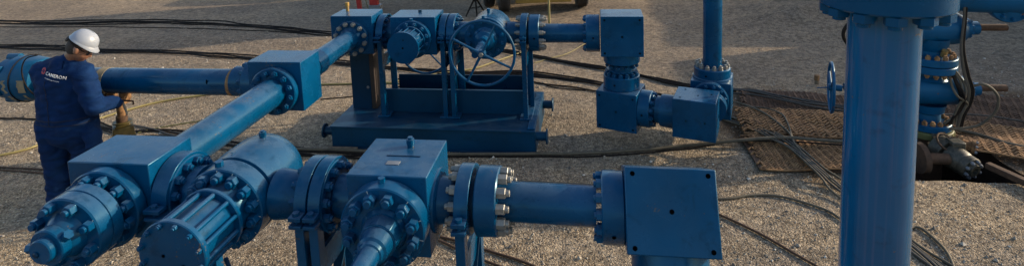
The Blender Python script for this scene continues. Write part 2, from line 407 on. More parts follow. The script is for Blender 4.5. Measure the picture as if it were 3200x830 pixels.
for j in range(len(ys)-1):
    for i in range(nx-1):
        if PIT[0]-1e-4 <= xs[i] and xs[i+1] <= PIT[1]+1e-4 and PIT[2]-1e-4 <= ys[j] and ys[j+1] <= PIT[3]+1e-4: continue
        m.f.append((j*nx+i, j*nx+i+1, (j+1)*nx+i+1, (j+1)*nx+i))
for p in m.v:
    if PIT[0]-.001 <= p.x <= PIT[1]+.001 and (abs(p.y-PIT[2]) < .001 or abs(p.y-PIT[3]) < .001):
        k = noise.noise(V((p.x*3.1, p.y, 4))); p.y += .055*k; p.z -= .012+.02*abs(k)
    elif PIT[2]-.001 <= p.y <= PIT[3]+.001 and (abs(p.x-PIT[0]) < .001 or abs(p.x-PIT[1]) < .001):
        p.x += .04*noise.noise(V((p.x, p.y*3, 6)))
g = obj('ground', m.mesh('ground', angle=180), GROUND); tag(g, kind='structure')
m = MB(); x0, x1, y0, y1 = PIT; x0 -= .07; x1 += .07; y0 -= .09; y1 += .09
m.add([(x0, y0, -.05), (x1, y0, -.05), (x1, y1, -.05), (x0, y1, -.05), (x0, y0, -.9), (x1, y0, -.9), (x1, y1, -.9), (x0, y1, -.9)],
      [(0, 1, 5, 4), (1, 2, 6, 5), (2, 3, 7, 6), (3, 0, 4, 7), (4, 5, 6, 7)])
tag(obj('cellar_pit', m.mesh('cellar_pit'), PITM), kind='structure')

# loose stones lying on the gravel
rng = np.random.default_rng(3)
base = np.array([(1, 0, 0), (-1, 0, 0), (0, 1, 0), (0, -1, 0), (0, 0, .8), (0, 0, -.5)], float)
bf = np.array([(0, 2, 4), (2, 1, 4), (1, 3, 4), (3, 0, 4)])
K = 52000
sx_ = rng.uniform(-9.5, 6.5, K); sy_ = 2.9+9*rng.random(K)**1.5
keep = ~((sx_ > PIT[0]-.03) & (sx_ < PIT[1]+.03) & (sy_ > PIT[2]-.03) & (sy_ < PIT[3]+.03))
sx_, sy_ = sx_[keep], sy_[keep]; K = len(sx_)
sr = 0.004+0.009*rng.random(K)**3+0.016*(rng.random(K) > .992); ang = rng.uniform(0, 2*PI, K)
vv = np.zeros((K, 6, 3)); jit = rng.uniform(.65, 1.35, (K, 6, 1))
bb_ = base[None]*jit*sr[:, None, None]; c, s_ = np.cos(ang)[:, None], np.sin(ang)[:, None]
vv[:, :, 0] = bb_[:, :, 0]*c-bb_[:, :, 1]*s_+sx_[:, None]; vv[:, :, 1] = bb_[:, :, 0]*s_+bb_[:, :, 1]*c+sy_[:, None]
gz = np.array([gh(a, b) for a, b in zip(sx_, sy_)])
vv[:, :, 2] = bb_[:, :, 2]+gz[:, None]+sr[:, None]*0.25
ff = (bf[None]+6*np.arange(K)[:, None, None]).reshape(-1, 3)
me = bpy.data.meshes.new('gravel'); me.from_pydata(vv.reshape(-1, 3).tolist(), [], ff.tolist()); me.update()
tag(obj('gravel', me, STONE), 'loose tan and grey gravel scattered over the yard', 'gravel', kind='stuff')

# ================================================================== PIPEWORK PIECES
def pipe(T, a, b, r, mat=None, name='pipe', seg=56, parent=None):
    return T.part(name, MB().cyl(a, b, r, seg=seg), mat or BLUE, parent)

# ---- front row -----------------------------------------------------------
# 1. leftmost block valve with stepped bonnet toward the viewer
xc = -2.835; yc = 2.99
T = Thing('gate_valve', 'large blue block valve at bottom left, its stepped bolted bonnet ending in a blunt nose', 'valve', (xc, yc, 0.9), group='valves in the front row')
bd = block(T, (-3.10, 2.80, 1.03), (-2.57, 3.16, 1.49))
flange(T, (xc, 2.799, AZ), -Y_, 0.075, 0.235, 12, 0.192, 0.058, '+', name='bonnet_flange', lng=1.25)
m = MB(); m.lathe((xc, 2.73, AZ), -Y_, [(0, 0.135), (.03, 0.135), (.05, 0.15), (.09, 0.15)], 48); T.part('bonnet_neck', m, BLUE)
m = MB(); m.lathe((xc, 2.665, AZ), -Y_, [(0, 0), (0, .195), (.008, .203), (.072, .203), (.075, .197), (.082, .197), (.085, .203), (.155, .203), (.163, .195), (.163, 0)], 60)
bf_ = T.part('bonnet', m, BLUE); ticks(T, bf_, (xc, 2.502, AZ), -Y_, .178, .200, 8, .06); bolts(T, bf_, (xc, 2.502, AZ), -Y_, .165, 8, .056, lng=1.1)
m = MB(); m.lathe((xc, 2.503, AZ), -Y_, [(0, .125), (.02, .118), (.05, .10), (.066, .088), (.066, .098), (.115, .098), (.120, .092), (.120, .066), (.150, .066), (.156, .060), (.156, 0)], 48)
nb = T.part('stem_cap', m, BLUE)
T.part('set_screw', MB().prism((xc+.085, 2.42, AZ+.045), (0.75, -0.1, 0.65), .026, .035), BLUE); T.part('set_screw', MB().prism((xc-.085, 2.40, AZ-.01), (-1, -0.1, -.1), .026, .038), BLUE)
m = MB(); m.disc((xc-.02, 2.347, AZ-.01), (xc-.02, 2.337, AZ-.01), .016); T.part('grease_fitting', m, DKBLUE)
# short neck and bolted flange on its right side
m = MB(); m.cyl((-2.57, yc, AZ), (-2.36, yc, AZ), .125); T.part('neck', m, BLUE)
f1 = flange(T, (-2.505, yc, AZ), X, 0.05, 0.20, 12, 0.165, 0.048, '+')

def clamp(T, x, w, y, r=0.218, z=AZ, foot=0.20, low=0.95):
    """a saddle strap over a flange with bolted feet and the plate below it"""
    m = MB(); seg = 34; a0, a1 = math.radians(2), math.radians(178); vs = []; fs = []
    for k in range(seg+1):
        t = a0+(a1-a0)*k/seg
        for rr in (r-0.018, r):
            for xx in (x-w/2, x+w/2): vs.append((xx, y+math.cos(t)*rr, z+math.sin(t)*rr))
    for k in range(seg):
        b = 4*k; fs += [(b, b+1, b+5, b+4), (b+2, b+6, b+7, b+3), (b, b+4, b+6, b+2), (b+1, b+3, b+7, b+5)]
    fs += [(0, 2, 3, 1), (4*seg, 4*seg+1, 4*seg+3, 4*seg+2)]
    m.add(vs, fs)
    zl = z+math.sin(a0)*r
    for s in (-1, 1): m.bb((x-w/2, min(y+s*(r*.93), y+s*(r*.93+.075)), zl-.012), (x+w/2, max(y+s*(r*.93), y+s*(r*.93+.075)), zl+.012))
    T.part('clamp_strap', m, BLUE, None, 0.003)
    m = MB()
    for s in (-1, 1): m.bb((x-w/2, min(y+s*(r*.80), y+s*(r*.93+.075)), zl-.055), (x+w/2, max(y+s*(r*.80), y+s*(r*.93+.075)), zl-.035))
    m.bb((x-.012, y-r*.95, zl-.40), (x+.012, y+r*.95, zl-.245))
    T.part('saddle_plate', m, BLUE, None, 0.003)
    for s in (-1, 1):
        o = MB(); o.cyl((x, y+s*(r*.93+.045), zl-.05), (x, y+s*(r*.93+.045), zl+.0), .011, seg=10)
        o.prism((x, y+s*(r*.93+.045), zl+.012), Z, .020, .018); T.part('clamp_bolt', o, BLUE)
    return zl
def stand(name, label, xs_, y, w, zb, dy=0.20, group=None, cr=.218, z=AZ, brace=True, mat=None):
    T = Thing(name, label, 'pipe support', (sum(xs_)/len(xs_), y, zb), group=group)
    for x in xs_:
        zl = clamp(T, x, w, y, r=cr, z=z)
        for s in (-1, 1):
            m = MB(); m.bb((x-.026, y+s*dy-.035, zb), (x+.026, y+s*dy+.035, zl-.055)); T.part('post', m, mat or BLUE, None, 0.003)
    x0, x1 = min(xs_)-.07, max(xs_)+.07
    m = MB(); m.bb((x0, y-.24, zb), (x1, y+.24, zb+.016)); T.part('base_plate', m, mat or BLUE, None, 0.003)
    if brace:
        m = MB(); m.beam((x1-.07, y-dy, zb+.25), (x1-.07, y+dy, zb+.75*(z-zb)), .012, .05, X); m.beam((x0+.07, y+dy, zb+.25), (x0+.07, y-dy, zb+.7*(z-zb)), .012, .05, X)
        T.part('cross_brace', m, BLUE_SKID)
    return T
stand('pipe_stand', 'blue clamp stand beside the blunt nosed block valve', [-2.512], yc, .10, 0.28, group='clamp stands under the front row')

# 2. round valve with rodded actuator
xr, zr = -2.12, 1.24
T = Thing('gate_valve', 'round bodied blue valve with a ribbed cylinder actuator in the left foreground', 'valve', (xr, 3.05, 0.9), group='valves in the front row')
m = MB(); m.lathe((xr, 3.36, zr), -Y_, [(0, 0), (0, .14), (.025, .19), (.07, .225), (.15, .243), (.30, .248), (.43, .243), (.435, .224), (.445, .224), (.45, .238), (.56, .238), (.567, .231), (.567, 0)], 64)
bd = T.part('body', m, BLUE); ticks(T, bd, (xr, 2.793, zr), -Y_, .214, .234, 14, .08)
bolts(T, bd, (xr, 2.793, zr), -Y_, .196, 14, .060, lng=1.0)
m = MB(); m.lathe((xr, 2.793, zr), -Y_, [(0, .17), (.02, .165), (.07, .155), (.10, .155)], 48); T.part('bonnet', m, BLUE)
m = MB(); m.disc((xr, 2.70, zr), (xr, 2.672, zr), .185, .005); rp = T.part('rear_plate', m, BLUE)
m = MB(); m.cyl((xr, 2.672, zr), (xr, 2.42, zr), .146, seg=56); T.part('cylinder', m, BLUE)
for k in range(12):
    t = 2*PI*(k+.5)/12; px_, pz_ = xr+.165*math.cos(t), zr+.165*math.sin(t)
    T.part('tie_rod', MB().cyl((px_, 2.675, pz_), (px_, 2.42, pz_), .0135, seg=12), BLUE)
m = MB(); m.disc((xr, 2.42, zr), (xr, 2.385, zr), .186, .005); fp = T.part('front_plate', m, BLUE)
bolts(T, fp, (xr, 2.385, zr), -Y_, .165, 12, .026, lng=1.1)
for a_, b_ in ((-.045, .0), (.06, -.05)): hole(T, fp, (xr+a_, 2.385, zr+b_), -Y_, .008)
m = MB(); m.cyl((xr+.02, 3.20, zr+.215), (xr+.02, 3.20, zr+.25), .020, seg=20); m.prism((xr+.02, 3.20, zr+.25), Z, .023, .026); m.cyl((xr+.02, 3.20, zr+.27), (xr+.02, 3.20, zr+.285), .012, seg=12); T.part('grease_plug', m, BLUE)
m = MB(); m.prism((xr-.03, 2.84, zr+.230), Z, .024, .035); T.part('vent_plug', m, BLUE)
m = MB(); m.box((xr-.08, 3.04, zr+.218), (.12, .17, .012), Matrix.Rotation(math.radians(-22), 3, 'Y')); np_ = T.part('name_plate', m, BLUE, None, .002)
m = MB()
for k in range(4): m.box((xr-.085+.004*k, 2.99+.032*k, zr+.2265), (.08, .010, .003), Matrix.Rotation(math.radians(-22), 3, 'Y'))
T.part('raised_lettering', m, BLUE, np_)
m = MB(); m.cyl((xr+.24, 2.98, AZ), (xr+.44, 2.98, AZ), .145, .125, seg=48); T.part('neck', m, BLUE)
m = MB(); m.cyl((xr-.24, 2.98, AZ), (xr-.30, 2.98, AZ), .145, .14, seg=48); T.part('neck', m, BLUE)
m = MB(); m.tube([(xr+.13, 2.60, 1.085), (xr+.18, 2.56, 1.05), (xr+.25, 2.55, 1.045)], .012, 10); m.prism((xr+.25, 2.55, 1.045), X, .022, .03); m.cyl((xr+.275, 2.55, 1.045), (xr+.33, 2.55, 1.06), .013, seg=12)
T.part('drain_fitting', m, DKBLUE)

# flange pair between valves 2 and 3
T = Thing('flange_joint', 'pair of thick blue flanges joined face to face, left of the rectangular valve', 'flange', (-1.62, yc, 0.9), group='flange joints of the front row')
flange(T, (-1.685, yc, AZ), X, 0.075, 0.203, 12, .168, .048, '-')
flange(T, (-1.602, yc, AZ), X, 0.075, 0.203, 12, .168, .048, '+')
m = MB(); m.cyl((-1.70, yc, AZ), (-1.50, yc, AZ), .15); T.part('seal_ring', m, DKBLUE)
m = MB(); m.cyl((-1.53, yc, AZ), (-1.36, yc, AZ), .125); T.part('neck', m, BLUE)
stand('pipe_stand', 'double blue clamp stand left of the rectangular front valve', [-1.648, -1.565], yc, .072, 0.28, group='clamp stands under the front row')

# 3. rectangular gate valve
xv = -1.135
T = Thing('gate_valve', 'rectangular blue gate valve with a faceted bonnet ringed by nuts, centre front', 'valve', (xv, yc, 0.9), group='valves in the front row')
block(T, (-1.36, 2.78, 1.025), (-.91, 3.22, 1.487))
flange(T, (xv+.0, 2.779, AZ), -Y_, 0.10, 0.232, 12, .180, .062, '+', name='bonnet_flange', lng=1.0)
ticks(T, T.o.children[-1], (xv, 2.679, AZ), -Y_, .200, .228, 12, .05)
xv0 = xv; xv += .022
m = MB(); m.lathe((xv-.01, 2.684, AZ), -Y_, [(0, .125), (.012, .125), (.03, .112), (.03, 0)], 48); T.part('bonnet_collar', m, BLUE)
m = MB(); m.prism((xv-.01, 2.655, AZ), -Y_, .112, .075, 8, .098); T.part('bonnet', m, BLUE, None, .003)
m = MB(); m.lathe((xv-.01, 2.552, AZ), -Y_, [(-.03, .098), (-.03, .086), (.0, .082), (.045, .078), (.055, .066), (.075, .062), (.08, .054), (.40, .052), (.40, 0)], 36); T.part('stem_housing', m, BLUE)
m = MB(); m.cyl((xv-.01, 2.16, AZ), (xv-.01, 1.72, AZ), .02, seg=16); m.ring((xv-.01, 1.75, AZ), -Y_, .20, .014)
for k in range(4):
    t = PI/2*k+.5; m.cyl((xv-.01, 1.75, AZ), (xv-.01+.2*math.cos(t), 1.75, AZ+.2*math.sin(t)), .011, seg=10)
T.part('handwheel', m, BLUE)
xv = xv0
m = MB(); m.cyl((xv+.03, 3.12, 1.487), (xv+.03, 3.12, 1.505), .020, seg=20); m.cyl((xv+.03, 3.12, 1.505), (xv+.03, 3.12, 1.535), .024, seg=20); m.cyl((xv+.03, 3.12, 1.535), (xv+.03, 3.12, 1.548), .015, seg=16); T.part('grease_plug', m, BLUE)
m = MB(); m.prism((xv-.01, 2.745, AZ+.222), Z, .02, .035); T.part('vent_plug', m, BLUE)
m = MB(); m.bb((xv-.075, 3.0, 1.4865), (xv+.125, 3.006, 1.491)); T.part('weld_bead', m, DKBLUE)
m = MB(); m.bb((xv-.045, 2.90, 1.4865), (xv+.03, 2.94, 1.4905)); T.part('name_plate', m, GREY)
m = MB(); m.lathe((-.911, yc, AZ), X, [(0, .175), (.012, .172), (.02, .13), (.10, .12), (.10, 0)], 48); T.part('neck', m, BLUE)

# 4. flange pair with plated nuts and the right hand clamp
T = Thing('flange_joint', 'pair of blue flanges with bare plated nuts on both sides, right of the rectangular valve', 'flange', (-.7, yc, 0.9), group='flange joints of the front row')
flange(T, (-.775, yc, AZ+.012), X, 0.070, 0.187, 12, .158, .048, '-', bmat=STEEL, lng=1.35)
m = MB(); m.cyl((-.82, yc, AZ), (-.66, yc, AZ), .135, seg=48); T.part('seal_ring', m, DKBLUE)
flange(T, (-.677, yc, AZ+.008), X, 0.125, 0.187, 12, .155, .052, '+', bmat=STEEL, lng=1.35)
stand('pipe_stand', 'blue clamp stand under the front flanges with bare plated nuts', [-.740], yc, .078, 0.28, cr=.203, group='clamp stands under the front row', brace=True)

# 5. pipe spool to swivel block
T = Thing('pipe_spool', 'short blue pipe between the plated nuts and the big square block', 'pipe', (-.3, yc, AZ-.12), group='short straight pipes of the manifold')
pipe(T, (-.56, yc, 1.248), (-.02, yc, 1.240), .107)
T = Thing('swivel_block', 'largest square blue block with five small holes, at the end of the front row', 'swivel block', (.36, yc+.12, 0.9))
cx_, cy_, cz_ = .360, 3.00, 1.252
# the block is turned about the pipe so its face looks up a little
R = Matrix.Rotation(math.radians(-26.5), 3, 'X')
m = MB(); m.box((cx_, cy_, cz_-.01), (.460, .44, .412), R); bd = T.part('body', m, BLUE, None, .006)
fc = V((cx_, cy_, cz_-.01)); nf = R@V((0, -1, 0))
for a_, b_ in ((-.19, .175), (.19, .175), (-.19, -.175), (.19, -.175), (0, 0)):
    hole(T, bd, fc+R@V((a_, -.22, b_)), nf, .0105)
fl = flange(T, (.130, yc+.02, 1.228), -X, 0.122, 0.190, 12, .160, .048, '+', lng=.9)
hole(T, fl, (.07, yc+.02-.1820, 1.228-.06), (0, -1, -.28), .0095)
m = MB(); a_ = fc+R@V((0, 0, -.206)); dn_ = R@V((0, 0, -1)); m.lathe(a_, dn_, [(0, .20), (.12, .20), (.13, .19), (.16, .15), (.35, .15), (.35, 0)], 56)
T.part('neck', m, BLUE)
a2 = a_+dn_*.35
f_ = flange(T, a2, dn_, .09, .215, 12, .178, .05, '-')
m = MB(); m.cyl(a2+dn_*.09, a2+dn_*.55, .118); T.part('riser', m, BLUE)

# ---- diagonal pipe -------------------------------------------------------
xd = -2.85
T = Thing('pipe_spool', 'long sunlit blue pipe running away from the blunt nosed valve to the middle block', 'pipe', (xd, 3.9, AZ-.12), group='long straight pipes of the manifold')
pipe(T, (xd, 3.16, AZ), (xd, 4.56, AZ), .128)
flange(T, (xd, 3.17, AZ), Y_, .06, .20, 12, .165, .045, '+')
T = Thing('junction_block', 'blue block in the middle distance where three pipes meet behind the worker', 'junction block', (xd, 4.85, .9))
block(T, (-3.11, 4.61, 1.045), (-2.60, 4.96, 1.495))
flange(T, (xd, 4.609, AZ), -Y_, .065, .215, 12, .172, .050, '+', lng=.8)
flange(T, (-3.111, 4.83, 1.24), -X, .11, .205, 12, .168, .050, '+', lng=1.0)
m = MB(); m.lathe((-3.22, 4.83, 1.235), -X, [(0, .14), (.16, .14), (.16, 0)], 48); T.part('hub', m, BLUE)
m = MB(); m.lathe((xd, 4.961, AZ), Y_, [(0, .16), (.02, .16), (.04, .135), (.22, .135), (.235, .125), (.26, .125), (.26, .13), (.44, .13), (.44, 0)], 48); T.part('collar', m, BLUE)
T = Thing('pipe_spool', 'short sunlit blue pipe ending in the ring of bare nuts', 'pipe', (xd, 5.8, AZ-.1), group='long straight pipes of the manifold')
m = MB(); m.lathe((xd, 5.38, AZ), Y_, [(0, 0), (0, .112), (.80, .112), (.83, .135), (.87, .135)], 48); T.part('pipe', m, BLUE)
T = Thing('pipe_spool', 'long blue pipe running left behind the worker from the middle block', 'pipe', (-4.2, 4.83, 1.1), group='long straight pipes of the manifold')
pipe(T, (-3.30, 4.83, 1.222), (-5.6, 4.83, 1.222), .123)
m = MB(); m.lathe((-4.72, 4.83, 1.222), -X, [(0, .1235), (.001, .126), (.085, .126), (.086, .1235)], 48); T.part('tape_band', m, TAN)
m = MB(); m.lathe((-3.42, 4.83, 1.222), X, [(0, .124), (.001, .128), (.04, .128), (.041, .124)], 48); T.part('rust_band', m, RUST)
m = MB(); m.cyl((-3.60, 4.707, 1.285), (-3.605, 4.712, 1.245), .006, seg=6); T.part('chip', m, DARK)
# union at the far left
T = Thing('hammer_union', 'blue pipe union with bare tan primer patches at the left edge behind the worker', 'pipe union', (-5.7, 4.83, 1.0))
m = MB(); m.lathe((-5.45, 4.83, 1.235), -X, [(0, 0), (0, .195), (.03, .205), (.15, .225), (.28, .225), (.29, .20), (.40, .20), (.41, .175), (.46, .17), (.46, 0)], 48)
bd = T.part('body', m, BLUE_OLD)
for th in (20, 80, 140, 200, 260, 320):
    t = math.radians(th); p = V((-5.80, 4.83+.205*math.cos(t), 1.235+.205*math.sin(t)))
    m = MB(); m.cyl(p+X*.06, p-X*.07, .038, seg=16); T.part('lug', m, BLUE_OLD)
m = MB()
for th0, th1, x0_, x1_ in ((-158, -198+5, -5.47, -5.70), (-128, -150, -5.50, -5.68)):
    n_ = 10; vs = []; fs = []
    for k in range(n_+1):
        t = math.radians(th0+(th1-th0)*k/n_)
        for xx in (x0_-.0*k, x1_+.015*math.sin(k*1.3)): 
            rr = .2065+(.0205 if xx < -5.6 else .0035)
            vs.append((xx, 4.83+rr*math.cos(t), 1.235+rr*math.sin(t)))
    for k in range(n_): fs.append((2*k, 2*k+1, 2*k+3, 2*k+2))
    m.add(vs, fs)
T.part('primer_patch', m, TAN)
m = MB(); m.ring((-5.62, 4.83, 1.235), X, .231, .005, 48, 6); T.part('retaining_wire', m, RUBBER)
m = MB(); m.cyl((-5.9, 4.83, 1.235), (-7.2, 4.83, 1.235), .125); T.part('pipe', m, BLUE)

# ---- back row ------------------------------------------------------------
yb = 6.5
T = Thing('junction_block', 'blue block at the back left with a ring of bare nuts round its pipe', 'junction block', (-2.85, yb, 1.0))
bd = block(T, (-3.10, 6.25, 1.05), (-2.59, 6.62, 1.505))
m = MB(); m.lathe((xd, 6.249, AZ), -Y_, [(0, .21), (.02, .208), (.03, .20), (.03, 0)], 48); fl = T.part('flange', m, BLUE)
bolts(T, fl, (xd, 6.219, AZ), -Y_, .180, 12, .050, STEEL, lng=1.0)
T2 = Thing('wooden_plug', 'small yellow brown plug standing on top of the left back block', 'plug', (-2.99, 6.5, 1.505))
T2.part('shank', MB().cyl((-2.99, 6.5, 1.5), (-2.99, 6.5, 1.57), .020, seg=14), BRASS)
T2.part('cap', MB().cyl((-2.99, 6.5, 1.57), (-2.99, 6.5, 1.615), .026, .024, seg=14), YELP)
flange(T, (-2.59+.012, yb, AZ), X, .07, .20, 12, .165, .045, '+')
m = MB(); m.cyl((-2.51, yb, AZ), (-2.37, yb, AZ), .13); T.part('neck', m, BLUE)

# valve B : rectangular, drum actuator
xB = -2.10
T = Thing('gate_valve', 'rectangular blue valve with a flat fronted drum, second in the back row', 'valve', (xB, yb, 1.0), group='valves in the back row')
block(T, (-2.37, 6.25, 1.045), (-1.83, 6.63, 1.49))
flange(T, (xB, 6.249, AZ), -Y_, .07, .222, 12, .182, .05, '+', name='bonnet_flange')
m = MB(); m.lathe((xB, 6.18, AZ), -Y_, [(0, .15), (.08, .145), (.08, 0)], 48); T.part('bonnet', m, BLUE)
m = MB(); m.lathe((xB, 6.12, AZ), -Y_, [(0, 0), (0, .178), (.02, .178), (.02, .15), (.22, .15), (.22, .178), (.25, .178), (.25, 0)], 56); dr = T.part('drum', m, BLUE)
for k in range(14):
    t = 2*PI*(k+.5)/14; T.part('tie_rod', MB().cyl((xB+.163*math.cos(t), 6.10, AZ+.163*math.sin(t)), (xB+.163*math.cos(t), 5.90, AZ+.163*math.sin(t)), .009, seg=8), BLUE)
hole(T, dr, (xB, 5.87, AZ), -Y_, .010); hole(T, dr, (xB+.01, 5.87, AZ+.09), -Y_, .007)
m = MB(); m.prism((xB+.02, 6.5, 1.49), Z, .022, .03); T.part('grease_plug', m, DKBLUE)
m = MB(); m.prism((xB, 6.21, AZ+.215), Z, .02, .03); T.part('vent_plug', m, BLUE)
m = MB(); m.cyl((-1.835, yb, AZ), (-1.71, yb, AZ), .14); T.part('neck', m, BLUE)
whx = -2.12
m = MB(); hw = V((-2.245, 7.12, 0.855)); m.ring(hw, Y_, .34, .017, 64, 8); w_ = T.part('handwheel', m, BLUE)
for k in range(4):
    t = PI/2*k+.75; T.part('spoke', MB().cyl(hw, hw+V((.34*math.cos(t), 0, .34*math.sin(t))), .011, seg=10), BLUE, w_)
T.part('stem', MB().cyl((-2.20, 6.63, 1.0), hw+V((0, .03, 0)), .022, seg=14), BLUE)

T = Thing('flange_joint', 'pair of blue flanges joined face to face between the two back row valves', 'flange', (-1.66, yb, 1.0), group='flange joints of the back row')
flange(T, (-1.80+.0, yb, AZ), X, .065, .222, 12, .18, .045, '-', bmat=BLUE)
flange(T, (-1.725, yb, AZ), X, .095, .222, 12, .18, .045, '+')
m = MB(); m.cyl((-1.76, yb, AZ), (-1.46, yb, AZ), .13); T.part('neck', m, BLUE)

# valve C : round body with handwheel
xC = -1.25
T = Thing('gate_valve', 'round blue valve with a large four spoked handwheel in front, back row', 'valve', (xC, yb, 1.0), group='valves in the back row')
m = MB(); m.lathe((xC, 6.82, AZ), -Y_, [(0, 0), (0, .15), (.04, .20), (.10, .235), (.40, .235), (.405, .225), (.415, .225), (.42, .24), (.50, .24), (.505, .23), (.515, .23), (.52, .24), (.57, .24), (.575, .232), (.575, 0)], 60)
bd = T.part('body', m, BLUE); bolts(T, bd, (xC, 6.245, AZ), -Y_, .195, 12, .050)
m = MB(); m.lathe((xC, 6.245, AZ), -Y_, [(0, .14), (.02, .14), (.04, .12), (.10, .11), (.12, .075), (.22, .07), (.22, .045), (.60, .035), (.60, 0)], 40); T.part('bonnet', m, BLUE)
m = MB(); m.cyl((xC, 6.5, AZ+.23), (xC, 6.5, AZ+.265), .018, seg=16); m.prism((xC, 6.5, AZ+.265), Z, .022, .025); T.part('grease_plug', m, BLUE)
m = MB(); m.prism((xC-.02, 6.27, AZ+.235), Z, .018, .025); T.part('vent_plug', m, BLUE)
hub = V((-1.165, 5.60, 1.272))
m = MB(); m.cyl((xC, 5.66, AZ), (xC, 5.60, AZ+.01), .022, seg=14)
T.part('stem', MB().cyl((xC, 5.75, AZ), hub+V((0, -.03, 0)), .024, seg=16), BLUE)
m = MB(); m.ring(hub, (0.02, 1, 0), .338, .0145, 72, 10); w_ = T.part('handwheel', m, BLUE)
for a_ in (63, 153, 241, 333):
    t = math.radians(a_); T.part('spoke', MB().tube([hub+V((.02*math.cos(t), -.02, .02*math.sin(t))), hub+V((.17*math.cos(t), -.012, .17*math.sin(t))), hub+V((.338*math.cos(t), 0, .338*math.sin(t)))], [.017, .013, .011], 10), BLUE, w_)
T.part('hub', MB().disc(hub+V((0, .03, 0)), hub+V((0, -.04, 0)), .042, .008, 24), BLUE, w_)
T.part('hub_nut', MB().prism(hub+V((0, -.04, 0)), -Y_, .024, .022), STEEL, w_)
m = MB(); m.cyl((-1.03, yb, AZ), (-.86, yb, AZ), .13); T.part('neck', m, BLUE)

T = Thing('flange_joint', 'pair of blue flanges with bare plated nuts at the right end of the back row', 'flange', (-.76, yb, 1.0), group='flange joints of the back row')
flange(T, (-.865, yb, AZ), X, .07, .222, 12, .18, .045, '-', bmat=STEEL, lng=1.5)
m = MB(); m.cyl((-.86, yb, AZ), (-.74, yb, AZ), .14, seg=40); T.part('seal_ring', m, DKBLUE)
fl = flange(T, (-.768, yb, AZ), X, .12, .215, 12, .178, .048, '+', bmat=STEEL, lng=1.5)
hole(T, fl, (-.70, yb-.2152, AZ-.01), (0, -1, 0), .010)
T = Thing('pipe_spool', 'short blue pipe in the back row leading to the square block with five holes', 'pipe', (-.35, yb, AZ-.1), group='short straight pipes of the manifold')
pipe(T, (-.65, yb, 1.235), (-.10, yb, 1.235), .110)
T = Thing('swivel_block', 'square blue block at the right end of the back row, above another block', 'swivel block', (.277, yb, 1.0))
bd = block(T, (.043, 6.26, 1.030), (.510, 6.62, 1.487))
for a_, b_ in ((-.19, .19), (.19, .19), (-.19, -.185), (.19, -.185), (0, 0)): hole(T, bd, (.277+a_, 6.26, 1.258+b_), -Y_, .0105)
fl = flange(T, (.035, yb, 1.237), -X, .155, .213, 12, .18, .047, '+', lng=.8)
hole(T, fl, (-.04, yb-.2132, 1.237), -Y_, .009)
m = MB(); m.lathe((.277, 6.49, 1.03), -Z, [(0, .205), (.11, .205), (.12, .195), (.14, .145), (.20, .145), (.20, .17), (.215, .17), (.215, 0)], 56); nk = T.part('neck', m, BLUE)
bolts(T, nk, (.277, 6.49, .93-.04), -Z, .172, 12, .040, lng=.8)

# ---- lower swivel blocks on the right ----------------------------------
yaw1 = math.radians(-19)
T = Thing('swivel_block', 'blue block hanging low beside the skid, directly under another square block', 'swivel block', (.262, 6.43, 0.17), yaw1)
m = MB(); m.box((0, 0, .235), (.462, .40, .44)); bd = T.part('body', m, BLUE, None, .006)
for a_, b_ in ((-.19, .17), (.19, .17), (-.19, -.18), (.19, -.18), (0, 0)): hole(T, bd, (a_, -.20, .235+b_), -Y_, .010)
fl = flange(T, (0, .03, .455), Z, .15, .205, 14, .165, .050, '+', lng=.9); hole(T, fl, (-.02, .03-.205, .53), -Y_, .010)
m = MB(); m.cyl((0, .03, .60), (0, .03, .72), .12); T.part('riser', m, BLUE)
fl = flange(T, (.231, 0, .245), X, .13, .205, 12, .165, .050, '+', lng=.9); hole(T, fl, (.29, -.2053, .245), -Y_, .010)
T = Thing('swivel_joint', 'stepped blue swivel sleeve between two low blocks on the right', 'swivel joint', (.70, 6.29, .25), yaw1)
m = MB(); m.lathe((-.10, 0, .17), X, [(0, .13), (.05, .13), (.05, .15), (.10, .15), (.10, .175), (.14, .18), (.29, .18), (.29, 0)], 56); T.part('sleeve', m, BLUE)
yaw2 = math.radians(-17)
T = Thing('swivel_block', 'lowest and nearest blue block on the right with a shiny top and two small holes', 'swivel block', (1.045, 6.135, .235), yaw2)
m = MB(); m.box((0, 0, .215), (.44, .385, .425)); bd = T.part('body', m, BLUE, None, .006)
for a_ in (-.08, .11): hole(T, bd, (a_, -.1925, .20), -Y_, .009)
for a_, b_ in ((-.15, -.13), (.02, -.02), (-.13, .12), (.15, .05)): hole(T, bd, (a_, b_, .4275), Z, .009)
m = MB(); m.cyl((.13, .19, .215), (.13, .30, .215), .16, seg=48); T.part('neck', m, BLUE)
yaw3 = math.radians(-16)
T = Thing('swivel_block', 'blue block on the right with the tall thin pipe standing on it', 'swivel block', (1.325, 6.735, .235), yaw3)
m = MB(); m.box((0, 0, .21), (.44, .425, .42)); bd = T.part('body', m, BLUE, None, .006)
fl = flange(T, (.0, -.2135, .235), -Y_, .085, .20, 12, .165, .045, '+')
m = MB(); m.lathe((0, 0, .421), Z, [(0, .22), (.012, .22), (.02, .205), (.115, .205), (.125, .195), (.125, 0)], 56); fl = T.part('flange', m, BLUE)
bolts(T, fl, (0, 0, .546), Z, .168, 14, .045, STEEL, lng=1.25); hole(T, fl, (-.05, -.2, .48), (-.2, -1, 0), .010)
T = Thing('riser_pipe', 'thin vertical blue pipe rising out of the top of the photo right of centre', 'pipe', (1.325, 6.735, .78))
pipe(T, (1.325, 6.735, .77), (1.325, 6.735, 3.3), .106)

